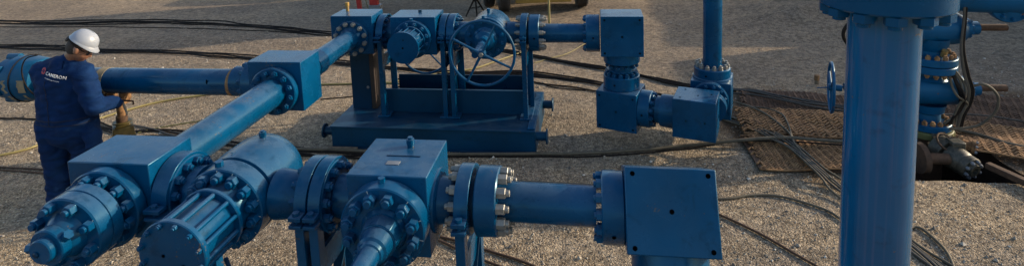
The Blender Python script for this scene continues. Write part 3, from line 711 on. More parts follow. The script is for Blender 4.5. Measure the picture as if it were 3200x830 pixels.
# ---- skid -------------------------------------------------------------
def make_skid(x0, x1, y0, y1, label, back_trough=True):
    T = Thing('steel_skid', label, 'skid', ((x0+x1)/2, (y0+y1)/2, 0), group='steel skids under the pipework')
    h = .272
    T.part('deck', MB().bb((x0, y0-.02, h-.018), (x1, y1, h)), BLUE_SKID, None, .003)
    m = MB(); m.bb((x0+.01, y0, .018), (x1-.01, y0+.02, h-.018)); m.bb((x0+.01, y0-.012, .0), (x1-.01, y0+.10, .018)); T.part('front_beam', m, BLUE_SKID, None, .002)
    m = MB(); m.bb((x0+.01, y1-.03, .018), (x1-.01, y1-.01, h-.018)); m.bb((x0+.01, y1-.10, 0), (x1-.01, y1, .018)); T.part('rear_beam', m, BLUE_SKID, None, .002)
    for s, xx in ((-1, x0), (1, x1)):
        m = MB(); m.bb((min(xx, xx-s*.02), y0+.02, .0), (max(xx, xx-s*.02), y1-.03, h-.018)); T.part('end_beam', m, BLUE_SKID, None, .002)
        for yy in (y0+.10, y1-.16):
            m = MB(); m.cyl((xx, yy, .165), (xx+s*.11, yy, .165), .05, seg=28); m.disc((xx+s*.11, yy, .165), (xx+s*.128, yy, .165), .085, .004, 32)
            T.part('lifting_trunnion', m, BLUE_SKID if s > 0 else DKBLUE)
    return T
T = make_skid(-3.08, -.69, 6.0, 7.16, 'dark blue steel skid on the gravel under the back row')
m = MB(); m.bb((-2.62, 6.42, .274), (-.84, 6.435, .56)); T.part('web_plate', m, BLUE_SKID, None, .002)
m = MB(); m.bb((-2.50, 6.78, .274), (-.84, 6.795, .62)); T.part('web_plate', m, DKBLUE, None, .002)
m = MB(); m.bb((-2.62, 6.437, .545), (-.84, 6.465, .558)); T.part('web_cap', m, BLUE_SKID, None, .002)
m = MB(); m.bb((-.78, 6.02, .274), (-.70, 7.10, .285)); T.part('end_strip', m, TAN if False else BLUE, None, .002)
make_skid(-3.2, -.3, 2.5, 3.45, 'dark blue steel skid standing under the front row')
# post of the left block
T = Thing('support_post', 'dark brown and blue wide flange post under the left back block', 'post', (-2.80, 6.58, .274))
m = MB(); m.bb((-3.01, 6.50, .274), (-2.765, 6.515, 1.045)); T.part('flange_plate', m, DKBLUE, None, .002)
m = MB(); m.bb((-3.01, 6.68, .274), (-2.765, 6.695, 1.045)); T.part('flange_plate', m, BROWN, None, .002)
m = MB(); m.bb((-2.765+.002, 6.50, .274), (-2.71, 6.69, 1.045)); T.part('web', m, BROWN, None, .002)
m = MB(); m.cyl((-2.80, 6.4995, .55), (-2.80, 6.497, .55), .018, seg=16); T.part('round_sticker', m, GREY)
def back_stand(label, xs_, w):
    T = stand('pipe_stand', label, xs_, yb, w, .274, dy=.19, cr=.228, group='clamp stands on the back skid', brace=False)
    for x in xs_:
        m = MB(); m.beam((x+.04, yb+.13, .28), (x+.04, yb+.13, 1.02), .05, .012, Y_); T.part('light_edge_angle', m, BLUE, None, .002)
    return T
back_stand('blue clamp stand between the nut ringed block and the drum valve', [-2.53], .085)
back_stand('double blue clamp stand between the drum valve and the handwheel valve', [-1.77, -1.67], .075)
back_stand('blue clamp stand at the right end of the back skid, under bare nuts', [-.825], .075)
T = Thing('wooden_shim', 'grey wooden plank wedged under the left front corner of the skid', 'plank', (-2.9, 5.93, 0))
T.part('plank', MB().bb((-3.10, 5.90, .0), (-2.75, 5.975, .035)), WOOD, None, .003)
for (a, b), mt, lb in (((1461, 262), YELP, 'short brown and yellow stake behind the big handwheel'), ((2552, 262), WOOD, 'short brown stake in the ground beside the wellhead handwheel')):
    p = G(a, b); T = Thing('ground_stake', lb, 'stake', p)
    T.part('stake', MB().cyl(p, p+V((0, 0, .055)), .03, seg=12), mt, None); T.part('cap', MB().cyl(p+V((0, 0, .055)), p+V((0, 0, .13)), .034, seg=12), RUST)

# ---- big riser in the right foreground ----------------------------------
T = Thing('riser_pipe', 'thick glossy vertical blue pipe filling the right foreground under a bolted flange', 'pipe', (.998, 2.13, 0))
c = V((.998, 2.13, 0))
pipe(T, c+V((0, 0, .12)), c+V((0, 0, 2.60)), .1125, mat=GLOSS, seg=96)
m = MB(); m.lathe(c+V((0, 0, 2.558)), Z, [(0, .12), (0, .199), (.007, .206), (.21, .206), (.217, .199), (.217, 0)], 96); fl = T.part('flange', m, BLUE)
bolts(T, fl, c+V((0, 0, 2.558)), -Z, .172, 12, .062, lng=.72)
hole(T, fl, c+V((-.062, -.197, 2.640)), -Y_, .012)
m = MB(); m.cyl(c+V((0, 0, 2.77)), c+V((0, 0, 2.98)), .14, seg=48); T.part('neck', m, BLUE)
fl = flange(T, c, Z, .12, .213, 12, .175, .05, '+', name='base_flange')

# ---- wellhead ------------------------------------------------------------
wx, wy = 3.57, 6.6
T = Thing('wellhead_tree', 'stacked blue wellhead valves with rusty bolts behind the thick vertical pipe', 'wellhead', (wx, wy, 0))
O = V((wx, wy, 0))
m = MB(); m.cyl(O+V((0, 0, -.85)), O+V((0, 0, .14)), .16, seg=40); T.part('casing', m, RUSTD)
m = MB(); m.disc(O+V((0, 0, .10)), O+V((0, 0, .17)), .245, .006); T.part('casing_flange', m, YELG)
def vflange(z, r, n=16, up=True, h=.07, mat=WBLUE):
    m = MB(); m.disc(O+V((0, 0, z)), O+V((0, 0, z+h)), r, .006); f = T.part('flange', m, mat)
    bolts(T, f, O+V((0, 0, z+h if up else z)), Z if up else -Z, r*.83, n, .045, RUSTB, lng=1.1)
RUSTB = RUST
vflange(.175, .225)
m = MB(); m.lathe(O+V((0, 0, .245)), Z, [(0, .13), (.09, .12), (.11, .15), (.20, .17)], 40); T.part('neck', m, WBLUE)
def hbody(z, r, xl, xr):
    m = MB(); m.lathe(O+V((xl, 0, z)), X, [(0, 0), (0, r*.75), (.05, r*.96), (.10, r), (xr-xl-.10, r), (xr-xl-.05, r*.96), (xr-xl-.02, r*.82), (xr-xl, r*.8), (xr-xl, 0)], 48)
    b = T.part('body', m, WBLUE)
    for s, xx in ((1, xr), (-1, xl)):
        m = MB(); m.lathe(O+V((xx, 0, z)), X*s, [(0, 0), (0, r*.62), (.05, r*.62), (.06, r*.42), (.15, r*.40), (.16, r*.3), (.16, 0)], 32); bn = T.part('bonnet', m, WBLUE)
        bolts(T, bn, O+V((xx+s*.05, 0, z)), X*s, r*.50, 8, .034, WBLUE)
    return b
hbody(.595, .17, -.36, .34)
T.part('stem_guard', MB().cyl(O+V((.49, 0, .61)), O+V((.76, 0, .61)), .036, seg=20), RUSTD)
T.part('stem', MB().cyl(O+V((-.5, 0, .60)), O+V((-.86, 0, .60)), .045, .04, seg=20), WBLUE)
T.part('stem_tip', MB().cyl(O+V((-.86, 0, .60)), O+V((-1.14, 0, .585)), .012, .006, seg=12), WBLUE)
wc = O+V((-1.0, -.02, .60)); ax = V((1, -.27, 0))
m = MB(); m.ring(wc, ax, .27, .016, 64, 10); w_ = T.part('handwheel', m, WBLUE)
x_, y_, a_ = frame(ax)
for k in range(3):
    t = 2*PI*k/3+.4; T.part('spoke', MB().cyl(wc, wc+(x_*math.cos(t)+y_*math.sin(t))*.27, .014, seg=10), WBLUE, w_)
T.part('hub', MB().cyl(wc-ax*.03, wc+ax*.10, .035, seg=20), WBLUE, w_)
m = MB(); m.lathe(O+V((0, 0, .72)), Z, [(0, .17), (.04, .13), (.10, .12), (.10, 0)], 40); T.part('neck', m, WBLUE)
vflange(.815, .245, up=False, h=.075); vflange(.90, .245, up=True, h=.075)
m = MB(); m.lathe(O+V((0, 0, .975)), Z, [(0, .13), (.06, .125), (.12, .16), (.20, .18)], 40); T.part('neck', m, WBLUE)
hbody(1.27, .175, -.36, .29)
T.part('stem_guard', MB().cyl(O+V((.44, 0, 1.275)), O+V((.72, 0, 1.275)), .036, seg=20), RUSTD)
m = MB(); m.lathe(O+V((0, 0, 1.42)), Z, [(0, .15), (.05, .13), (.20, .13), (.20, 0)], 40); T.part('neck', m, WBLUE)
m = MB(); m.cyl(O+V((-.3, 0, 1.63)), O+V((.74, -.12, 1.60)), .15, seg=40); T.part('wing_outlet', m, WBLUE)
cp = O+V((.66, -.14, 1.56)); 
m = MB(); m.lathe(cp+V((0, .10, 0)), (-.1, -1, -.05), [(0, 0), (0, .185), (.02, .19), (.12, .19), (.14, .18), (.14, .12), (.15, .12), (.15, .09), (.165, .09), (.165, .05), (.18, .05), (.18, 0)], 48); cf = T.part('wing_cap', m, WBLUE)
bolts(T, cf, cp+V((0, -.04, 0)), (-.1, -1, -.05), .155, 10, .035, WBLUE)
m = MB(); m.lathe(cp+V((.12, 0, .05)), (1, -.1, .1), [(0, 0), (0, .12), (.14, .12), (.14, 0)], 32); T.part('wing_side', m, WBLUE)
m = MB(); m.prism(O+V((.05, -.14, 1.0)), (0, -.4, 1), .03, .08); T.part('fitting', m, BRASS)

# green flow valve in the cellar
def seg_valve(T, a, b, prof, mat, name, seg=28):
    a, b = V(a), V(b); d = (b-a).normalized(); m = MB(); m.lathe(a, d, prof, seg); return T.part(name, m, mat)
p0, p1 = YP(2950, 470, 6.28), YP(3046, 533, 5.98)
T = Thing('flow_valve', 'grimy green flanged valve with an open end in the dark cellar', 'valve', (p1.x-.1, p1.y, -.2))
d = (p1-p0).normalized(); L = (p1-p0).length
T.part('end_flange', MB().lathe(p1-d*.09, d, [(0, 0), (0, .115), (.06, .115), (.065, .11), (.065, .065), (.10, .062), (.10, .035), (.02, .03), (.02, 0)], 32), GREEN)
ef = T.o.children[-1]; bolts(T, ef, p1-d*.025, d, .088, 8, .034, GREY)
T.part('body', MB().lathe(p1-d*.26, d, [(0, 0), (0, .12), (.02, .13), (.14, .12), (.17, .10), (.17, 0)], 28), GREEN)
T.part('middle_flange', MB().lathe(p1-d*.40, d, [(0, 0), (0, .14), (.12, .14), (.12, 0)], 32), GREEN)
bolts(T, T.o.children[-1], p1-d*.40, -d, .11, 8, .035, RUST)
T.part('rear_body', MB().cyl(p0-d*.1, p1-d*.40, .095, seg=24), GREEN)
T.part('bonnet_block', MB().box(p1-d*.20+V((.02, .05, .12)), (.13, .13, .10)), GREEN, None, .01)
p2 = YP(2945, 442, 6.40)
T.part('side_valve', MB().lathe(p2-V((.12, 0, 0)), (1, -.15, 0), [(0, 0), (0, .10), (.08, .10), (.08, .12), (.13, .12), (.13, .08), (.22, .07), (.22, 0)], 28), GREEN)
T.part('outlet_arm', MB().lathe(YP(2885, 495, 6.1), (1, .05, .0), [(0, 0), (0, .055), (.24, .055), (.24, 0)], 24), RUSTD)
T.part('blind_flange', MB().lathe(YP(2868, 494, 6.1), (1, .05, 0), [(0, 0), (0, .15), (.05, .16), (.05, 0)], 36), RUSTD)
p3 = YP(2968, 440, 6.5); T.part('hand_wheel', MB().ring(p0+V((-.02, -.05, .12)), (.3, -.6, .7), .09, .010, 32, 8), RUSTD)
T.part('branch_valve', MB().lathe(p2+V((.06, -.04, .03)), (.85, -.5, -.1), [(0, 0), (0, .055), (.05, .055), (.05, .085), (.09, .085), (.09, .05), (.17, .05), (.17, .075), (.20, .075), (.20, 0)], 24), RUST)
bolts(T, T.o.children[-1], p2+V((.06, -.04, .03))+V((.85, -.5, -.1)).normalized()*.20, (.85, -.5, -.1), .058, 6, .026, GREY)
T.part('yellow_sleeve', MB().cyl(p3, p3+V((0, 0, .11)), .045, seg=20), YELG)
# ---- gratings -----------------------------------------------------------
def grating(label, cx, cy, w, h, rz, z=.03, pitch=.075, mat=RUST, tilt=(0, 0), bar=.010, sheet=False, group='rusty steel gratings round the wellhead', rows=None):
    T = Thing('steel_grating', label, 'grating', (cx, cy, z), rz, group); T.off = V((0, 0, 0))
    T.o.rotation_euler = (tilt[0], tilt[1], rz)
    if rz == 0 and tilt == (0, 0): pass
    sd = cx*3.1+cy
    def zz(x, y): return .030*noise.noise(V((x*2.2+sd, y*2.6, sd)))+.012*noise.noise(V((x*7+sd, y*7, 2)))
    m = MB(); ny = max(2, int(h/(pitch*.5))); nx_ = max(2, int(w/pitch)); rg = random.Random(int(sd*100))
    for j in range(ny):
        y = -h/2+(j+.5)*h/ny; pts = []
        for i in range(nx_*2+1):
            xx = -w/2+i*w/(nx_*2)+.006*noise.noise(V((i*.7, j*.9, sd))); yy = y+(h/ny*.46 if i % 2 else -h/ny*.46)
            pts.append(V((xx, yy, zz(xx, yy)+.006*(1 if i % 2 else -1))))
        a0 = rg.choice((0, 0, 1, 2)); a1 = len(pts)-rg.choice((0, 0, 1, 3))
        for a, b in zip(pts[a0:a1], pts[a0+1:a1]): m.beam(a, b, bar, .018)
    T.part('expanded_mesh', m, mat, angle=30)
    for yy in (-h/2, h/2):
        q = [V((-w/2+w*k/12, yy, zz(-w/2+w*k/12, yy)-.004)) for k in range(13)]; m = MB()
        m.tube(q, .011, 5); T.part('edge_bar', m, mat)
    if sheet: T.part('backing_sheet', MB().box((0, 0, -.02), (w, h, .006)), RUSTD)
    return T
grating('rusty mesh panel with coarse open diamonds crossed by hoses, left of the thick pipe', 2.36, 6.84, 1.40, .70, math.radians(-4), .075, .115, bar=.020)
grating('fine mesh rusty panel nearest the viewer, left of the thick pipe', 2.30, 6.15, 1.40, .74, math.radians(1), .045, .07, sheet=True, bar=.014)
grating('flat brown rusty panel farthest back, left of the thick pipe', 2.60, 7.50, 1.50, .72, math.radians(-9), .04, .07, mat=RUSTD, sheet=True, bar=.014)
grating('large dark mesh panel behind the wellhead on the right', 4.62, 7.36, 1.90, 1.1, math.radians(-24), .06, .085, mat=RUSTD, bar=.014)
grating('rusty coarse mesh panel at the right edge in front of the wellhead', 4.72, 6.33, 1.9, .80, math.radians(-20), .08, .095, bar=.017)
T = Thing('edge_beam', 'long dark rusty beam lying along the cellar edge at the right', 'beam', (4.0, 6.0, 0))
T.part('beam', MB().beam(G(3085, 515, .05), G(3330, 625, .05), .07, .06), RUSTD, None, .008)

# ---- hoses and cables ---------------------------------------------------
def smooth(pts, n=8):
    pts = [V(p) for p in pts]; P = [pts[0]*2-pts[1]]+pts+[pts[-1]*2-pts[-2]]; out = []
    for i in range(1, len(P)-2):
        for k in range(n):
            t = k/n; a, b, c, d = P[i-1:i+3]
            out.append(0.5*((2*b)+(c-a)*t+(2*a-5*b+4*c-d)*t*t+(3*b-a-3*c+d)*t*t*t))
    out.append(pts[-1]); return out
hid = [0]
def hose(name, label, cat, px, r, mat, group=None, z=None, off=0.0, wob=.02, lift=0.0):
    hid[0] += 1; s = hid[0]*3.7
    pts = [G(a[0], a[1]+off, (a[2] if len(a) > 2 else 0)+r) for a in px]
    pts = smooth(pts, 9); q = []
    for i, p in enumerate(pts):
        n1 = noise.noise(V((p.x*.8, p.y*.8, s)))*wob*2; n2 = noise.noise(V((p.x*2.1, p.y*2.1, s+9)))*wob
        z_ = p.z+gh(p.x, p.y)*(1 if p.z < .1 else 0)+lift*(1+noise.noise(V((p.x*1.5, s, 0))))
        q.append(V((p.x+n2*.3, p.y+n1+n2, z_)))
    m = MB().tube(q, r*(.82 if r < .017 else .9), 8)
    return single(name, m, mat, label, cat, group, angle=60)
TOP = [(-60, 66), (200, 68), (470, 67), (700, 72), (850, 86), (960, 97), (1100, 108), (1400, 130), (1650, 172), (1900, 213), (2160, 266), (2300, 280)]
for k in range(4):
    hose('hydraulic_hose', 'black hose in the bundle farthest from the viewer, crossing the upper left', 'hose', TOP, .016, RUBBER, 'black hoses bundled across the back of the yard', off=(-3.5, 0, 2.5, 5)[k], wob=.05, lift=.008*(k % 2))
hose('power_cable', 'thin black cable just below the farthest hose bundle at upper left', 'cable', [(-60, 84), (230, 83), (300, 80), (450, 86), (650, 90), (850, 97), (960, 103)], .011, RUBBER)
MID = [(-60, 147), (200, 150), (330, 157), (450, 158), (600, 168), (760, 181), (900, 190), (1040, 195), (1217, 209), (1400, 226), (1500, 228), (1620, 224), (1760, 238), (1880, 262), (2150, 320)]
for k in range(4):
    hose('hydraulic_hose', 'black hose in the bundle passing behind the worker and the middle block', 'hose', MID, .015, RUBBER, 'black hoses bundled behind the worker', off=(-5, -1, 2.5, 6)[k], wob=.05, lift=.006*(k % 2))
hose('power_cable', 'thin black cable curving down to the worker collar from the left edge', 'cable', [(-60, 141), (100, 139), (170, 143), (230, 155), (330, 160)], .010, RUBBER)
hose('power_cable', 'thin black cable at the level of the worker waist, left edge', 'cable', [(-60, 364), (60, 369), (180, 374), (318, 396), (380, 408)], .014, RUBBER)
for k in range(3):
    hose('power_cable', 'black cable of the trio running right from the jack foot', 'cable', [(300, 392), (357, 404), (424, 413), (495, 412), (600, 425), (760, 455), (900, 470), (1050, 480), (1200, 484)], .013, RUBBER, 'black cables at the jack foot', off=(-9, 0, 8)[k], wob=.05)
hose('power_cable', 'grey cable slanting down right from the jack towards the diagonal pipe', 'cable', [(385, 372), (420, 388), (480, 406), (540, 425), (640, 450), (760, 472)], .013, RUBBERG)
hose('hydraulic_hose', 'long grey brown hose lying in front of the skid and over the gratings', 'hose', [(880, 462), (1140, 473), (1400, 482), (1670, 481), (1830, 478), (2000, 470), (2150, 457), (2330, 437, .06), (2450, 430, .09), (2640, 440, .09), (2760, 424, .09), (2880, 404, .10), (2960, 400, .10), (3050, 418, .08), (3150, 447, .08), (3260, 470, .06)], .021, RUBBERT, wob=.02)
hose('hydraulic_hose', 'thin black hose paired with the long hose before the skid', 'hose', [(700, 450), (1000, 474), (1300, 487), (1670, 487), (1900, 484), (2150, 462), (2330, 442, .05), (2640, 452, .09)], .011, RUBBER, wob=.02)
for k in range(2):
    hose('power_cable', 'dark cable of the close pair at lower left beside the worker legs', 'cable', [(-60, 519), (60, 524), (150, 530), (260, 540), (420, 560)], .012, RUSTD, 'pair of dark cables at lower left', off=(0, 9)[k], wob=.01)
hose('water_hose', 'pale yellow hose rising from the left edge past the jack to the long pipe', 'hose', [(-60, 496), (60, 470), (130, 447), (230, 402), (310, 370), (400, 343), (500, 318), (640, 296), (760, 280), (900, 268), (1004, 263), (1163, 259), (1230, 256), (1304, 239), (1455, 217), (1542, 193), (1634, 163), (1700, 148)], .017, YEL, wob=.015)
hose('water_hose', 'faint olive yellow line running under the valves beside the yellow hose', 'hose', [(760, 268), (1000, 266), (1180, 262), (1400, 262)], .010, YELG, wob=.02)
hose('water_hose', 'thin yellow line across the gravel below the short back row pipe', 'hose', [(1670, 196), (1720, 182), (1765, 170), (1810, 148), (1850, 130)], .010, YEL)
hose('power_cable', 'thin tan cable on the gravel below the long left pipe', 'cable', [(430, 415), (500, 398), (615, 380), (720, 372)], .009, YELG)
hose('power_cable', 'thin black cable curling under the handwheel valve', 'cable', [(1000, 310), (1100, 300), (1250, 285), (1400, 262), (1600, 250), (1680, 255), (1730, 272), (1830, 282)], .009, RUBBER)
LOWB = [(1240, 250), (1450, 232), (1600, 226), (1700, 234), (1800, 246), (1900, 263), (2050, 290)]
for k in range(3):
    hose('hydraulic_hose', 'black hose of the bundle seen through the skid frame towards the low blocks', 'hose', LOWB, .014, RUBBER, 'black hoses behind the skid', off=(0, 6, 25)[k], wob=.05)
for k in range(4):
    hose('hydraulic_hose', 'dark hose of the bundle lying along the back of the gratings', 'hose', [(2180, 270), (2305, 277, .03), (2375, 285, .07), (2456, 303, .08), (2563, 322, .08), (2700, 340, .08), (2850, 352, .1)], .014, RUBBERG, 'hoses along the back of the gratings', off=(-7, -1, 5, 11)[k], wob=.05)
BUN = [(2180, 335), (2262, 364), (2359, 397, .05), (2429, 430, .08), (2483, 462, .08), (2563, 534, .08), (2610, 578, .03), (2700, 650), (2860, 772), (2960, 850)]
for k in range(5):
    hose('hydraulic_hose', 'tan dusty hose in the bundle slanting down over the gratings', 'hose', [(a[0]+(-9, -4, 0, 5, 12)[k]*(1 if i % 3 else 2.2), a[1], *a[2:]) for i, a in enumerate(BUN)], .013, (RUBBERT, RUBBERG)[k % 2], 'hoses slanting over the gratings', off=(8, 4, 0, -3, -8)[k], wob=.05)
hose('hydraulic_hose', 'tan hose looping down over the coarse grating from the vertical pipe block', 'hose', [(2240, 312), (2305, 321, .05), (2375, 347, .09), (2435, 388, .09), (2470, 420, .09), (2482, 446, .09), (2520, 490, .09)], .014, RUBBERT)
hose('hydraulic_hose', 'tan hose with a tight bend on the coarse grating', 'hose', [(2300, 332, .03), (2380, 335, .09), (2440, 355, .09), (2462, 385, .09), (2476, 425, .09), (2500, 470, .09), (2600, 560, .06)], .012, RUBBERT)
hose('power_cable', 'dark hose arching over the gravel right of the square block', 'cable', [(1400, 560), (1560, 566), (1700, 567), (1860, 574), (2050, 606), (2249, 621), (2351, 612), (2445, 619), (2580, 658), (2660, 700), (2800, 720), (2865, 706), (2930, 755), (2965, 800), (2985, 860)], .014, RUBBERT)
hose('power_cable', 'straight dark cable running to the lower right past the square block', 'cable', [(2150, 630), (2249, 671), (2378, 730), (2486, 791), (2553, 830), (2640, 880)], .013, RUSTD)
hose('power_cable', 'dark cable right of the plated nut stand, upper of two', 'cable', [(1300, 720), (1385, 739), (1442, 756), (1516, 782), (1620, 815), (1720, 860)], .013, RUSTD)
hose('power_cable', 'dark cable under the plated nut stand, lower of two', 'cable', [(1280, 722), (1377, 751), (1445, 779), (1519, 810), (1576, 832), (1680, 880)], .013, RUSTD)
for k in range(2):
    hose('hydraulic_hose', 'grey hose at the bottom right just beside the thick pipe', 'hose', [(2790, 720), (2865, 780), (2910, 815), (2960, 870)], .013, RUBBERG, 'grey hoses beside the thick pipe foot', off=(0, 18)[k])
hose('hydraulic_hose', 'pale hose crossing the far grating at the right', 'hose', [(2900, 360, .1), (3000, 357, .1), (3100, 364, .1), (3200, 382, .08), (3280, 400, .05)], .013, RUBBERG)
# hoses draped on the wellhead
def hang(label, pts, r, mat, group='hoses draped over the wellhead'):
    return single('hydraulic_hose', MB().tube(smooth(pts, 9), r, 8), mat, label, 'hose', group, angle=60)
yh = 6.42
for k in range(4):
    o_ = (0, 9, 4, 15)[k]
    hang('hose of the bundle hanging straight down beside the wellhead', [YP(3015+o_*.5, -40, yh), YP(3012+o_*.4, 60, yh), YP(3003+o_*.6, 150, yh-.02), YP(3012+o_, 230, yh-.03), YP(3024+o_*1.2, 280, yh-.04), YP(3020+o_, 320, yh-.03), YP(3000+o_, 360, yh-.02), YP(2990+o_, 395, yh)], .012, (RUBBERG, RUBBER, RUBBERT, RUBBER)[k])
for k in range(6):
    o_ = (0, 14, 5, 24, 9, -8)[k]
    hang('hose coil hanging at the right flank of the wellhead', [YP(2968+o_*.6, 218, yh), YP(2984+o_*1.2, 252+k*3, yh-.03), YP(3000+o_*(1.3, .6, 1, .7, 1.5, 1)[k], 300, yh-.04-.01*k), YP(2992-o_*.6+k*5, 350-k*4, yh-.03), YP(2958+o_*1.2, 388, yh)], .012, (RUBBER, RUBBERT)[k % 2])
hang('single black hose looping out wide to the right of the wellhead', [YP(3040, 268, yh), YP(3075, 264, yh-.02), YP(3105, 282, yh-.03), YP(3120, 310, yh-.04), YP(3110, 350, yh-.03), YP(3070, 385, yh), YP(3030, 398, yh), YP(2960, 403, yh)], .014, RUBBERT, None)
hang('black hose loop hanging behind the flange of the thick pipe', [YP(2665, 60, 6.6), YP(2640, 90, 6.6), YP(2636, 115, 6.6), YP(2650, 140, 6.6)], .02, RUBBER, None)
hang('thin black line along the rim of the tan patched union', [YP(118, 172, 4.6), YP(80, 185, 4.58), YP(68, 225, 4.58), YP(84, 272, 4.58), YP(118, 305, 4.6)], .006, RUBBER, None)

# ---- jack stand ----------------------------------------------------------
jp = V((-4.655, 4.83, 0))
T = Thing('jack_stand', 'rusty screw jack with a flared yellow base under the long left pipe', 'jack', jp)
m = MB(); m.lathe(jp, Z, [(0, .30), (.70, .125), (.76, .12), (.77, .08), (.79, .08), (.79, 0)], 4); T.part('base', m, JACKC, None, .004)
T.part('column', MB().cyl(jp+V((0, 0, .66)), jp+V((0, 0, .99)), .036, seg=20), RUST)
T.part('sleeve', MB().cyl(jp+V((0, 0, .78)), jp+V((0, 0, .86)), .050, seg=20), RUSTD)
T.part('collar', MB().disc(jp+V((0, 0, .792)), jp+V((0, 0, .806)), .085), JACKC)
m = MB(); m.bb(jp+V((-.11, -.05, .99)), jp+V((.08, .05, 1.05))); m.box(jp+V((-.08, 0, 1.075)), (.03, .12, .10)); m.box(jp+V((.07, 0, 1.075)), (.03, .12, .10)); T.part('cradle', m, RUST, None, .004)
m = MB(); m.tube([jp+V((.03, -.09, 1.05)), jp+V((.13, -.10, 1.04)), jp+V((.13, -.10, 1.06)), jp+V((.24, -.10, 1.055)), jp+V((.24, -.10, 1.02))], .009, 8); T.part('crank_handle', m, RUSTD)

# ---- truck, tripod, red stand, yellow rod --------------------------------
def wheel(T, c, ax, R_=.50, w=.27):
    ax = V(ax).normalized(); c = V(c)
    t = T.part('wheel', MB().lathe(c-ax*w*.35, ax, [(0, 0), (0, .27), (w*.7, .27), (w*.7, 0)], 32), GREY)
    T.part('rim', MB().lathe(c-ax*w/2, ax, [(.02, .26), (.0, .29), (.06, .27), (.09, .13), (.05, .11), (.05, 0)], 32), GREY, t)
    for k in range(8):
        x_, y_, a_ = frame(ax); th = 2*PI*k/8; p = c-ax*(w/2-.085)+(x_*math.cos(th)+y_*math.sin(th))*.18
        T.part('lug_nut', MB().prism(p, -ax, .022, .03), STEEL, t)
    prof = [(0, .27), (0, R_*.9), (.03, R_*.98), (.06, R_)]
    nn = 5
    for k in range(nn):
        a0 = .06+(w-.12)*k/nn; a1 = .06+(w-.12)*(k+1)/nn
        prof += [(a0+.002, R_), (a1-.014, R_), (a1-.012, R_-.014), (a1-.002, R_-.014)]
    prof += [(w-.06, R_), (w-.03, R_*.98), (w, R_*.9), (w, .27)]
    T.part('tyre', MB().lathe(c-ax*w/2, ax, prof, 48), TYRE, t)
tw = math.radians(8); ax = V((math.cos(tw), math.sin(tw), 0)); fwd = V((-math.sin(tw), math.cos(tw), 0))
w0 = G(1573, 44)+V((0, .22, 0)); 
T = Thing('parked_truck', 'heavy truck cut off by the top of the photo, only tyres and yellow undercarriage showing', 'truck', w0+ax*1.0)
wheel(T, w0+V((0, 0, .50)), ax); wheel(T, w0-ax*.36+fwd*.60+V((0, 0, .50)), ax)
wr = w0+ax*1.78+fwd*.25
wheel(T, wr+V((0, 0, .50)), -ax); wheel(T, wr+fwd*1.25+V((0, 0, .50)), -ax)
wheel(T, w0+fwd*4.8+V((0, 0, .50)), ax); wheel(T, wr+fwd*4.8+V((0, 0, .50)), -ax)
def tb(name, a0, a1, f0, f1, z0, z1, mat, bev=.01):
    c_ = w0+ax*((a0+a1)/2)+fwd*((f0+f1)/2); R_ = Matrix.Rotation(tw, 3, 'Z')
    T.part(name, MB().box(V((c_.x, c_.y, (z0+z1)/2)), (a1-a0, f1-f0, z1-z0), R_), mat, None, bev)
tb('axle', .1, 1.7, -.06, .06, .44, .56, RUSTD); tb('axle', .1, 1.7, 1.19, 1.31, .44, .56, RUSTD); tb('axle', .1, 1.7, 4.74, 4.86, .44, .56, RUSTD)
tb('chassis_rail', .55, .63, -.7, 5.6, .72, .95, DARK); tb('chassis_rail', 1.42, 1.50, -.7, 5.6, .72, .95, DARK)
tb('rear_bumper', .20, 1.85, -.62, -.50, .62, .80, YELP); tb('mudflap', .25, .55, -.44, -.42, .55, .95, RUBBER)
tb('flatbed', -.2, 2.25, -.75, 3.4, 1.02, 1.22, YELP); tb('cab', -.15, 2.2, 3.7, 5.7, .75, 3.0, TRUCKC, .08); tb('tank_body', .0, 2.05, -.4, 3.2, 1.222, 4.0, TRUCKC, .1)  # tank body is unseen, made tall so the truck's shade reaches farther
tb('step_bar', .25, 1.5, -.30, -.22, .24, .32, YELP)
tp = [G(1456, 52), G(1491, 54), G(1516, 41)]
cen = (tp[0]+tp[1]+tp[2])/3; apex = cen+V((0, 0, .42))
T = Thing('tripod', 'black tripod standing on the gravel left of the truck tyres', 'tripod', V((cen.x, cen.y, 0)))
for p in tp: T.part('leg', MB().cyl(p, apex, .016, .022, seg=12), RUBBER)
T.part('spreader', MB().tube([p.lerp(apex, .42) for p in tp], .010, 8, True), RUBBER)
T.part('centre_column', MB().cyl(cen+V((0, 0, .3)), cen+V((0, 0, 1.25)), .025, seg=12), RUBBER)
T.part('head', MB().box(cen+V((0, 0, 1.32)), (.16, .12, .14)), DARK, None, .01)
rp_ = G(1150, 33)
T = Thing('pump_frame', 'red steel frame cut off by the top of the photo behind the left back block', 'steel frame', rp_)
T.part('leg', MB().beam(rp_+V((-.20, 0, 0)), rp_+V((-.27, 0, .9)), .09, .10), RED, None, .006)
T.part('leg', MB().beam(rp_+V((.17, 0, .14)), rp_+V((.17, 0, .9)), .20, .12), RED, None, .006)
T.part('cross_member', MB().beam(rp_+V((-.2, 0, .30)), rp_+V((.25, 0, .30)), .05, .06), RED, None, .004)
T.part('motor_box', MB().box(rp_+V((-.02, .1, 1.05)), (.70, .5, .42)), RED, None, .02)
T.part('foot_plate', MB().box(rp_+V((.2, 0, .07)), (.28, .2, .14)), GREY, None, .004)
hang('thin green cord hanging on the red frame', [rp_+V((.03, -.1, .95)), rp_+V((-.01, -.12, .5)), rp_+V((.05, -.12, .1)), rp_+V((.12, -.14, .02))], .010, YELG, None)
yp = G(1718, 112)
T = Thing('marker_rod', 'thin yellow upright rod behind the short back row pipe', 'marker rod', yp)
T.part('rod', MB().cyl(yp, yp+V((0, 0, 1.15)), .022, seg=12), YEL)
T.part('foot', MB().disc(yp, yp+V((0, 0, .03)), .10), YEL)

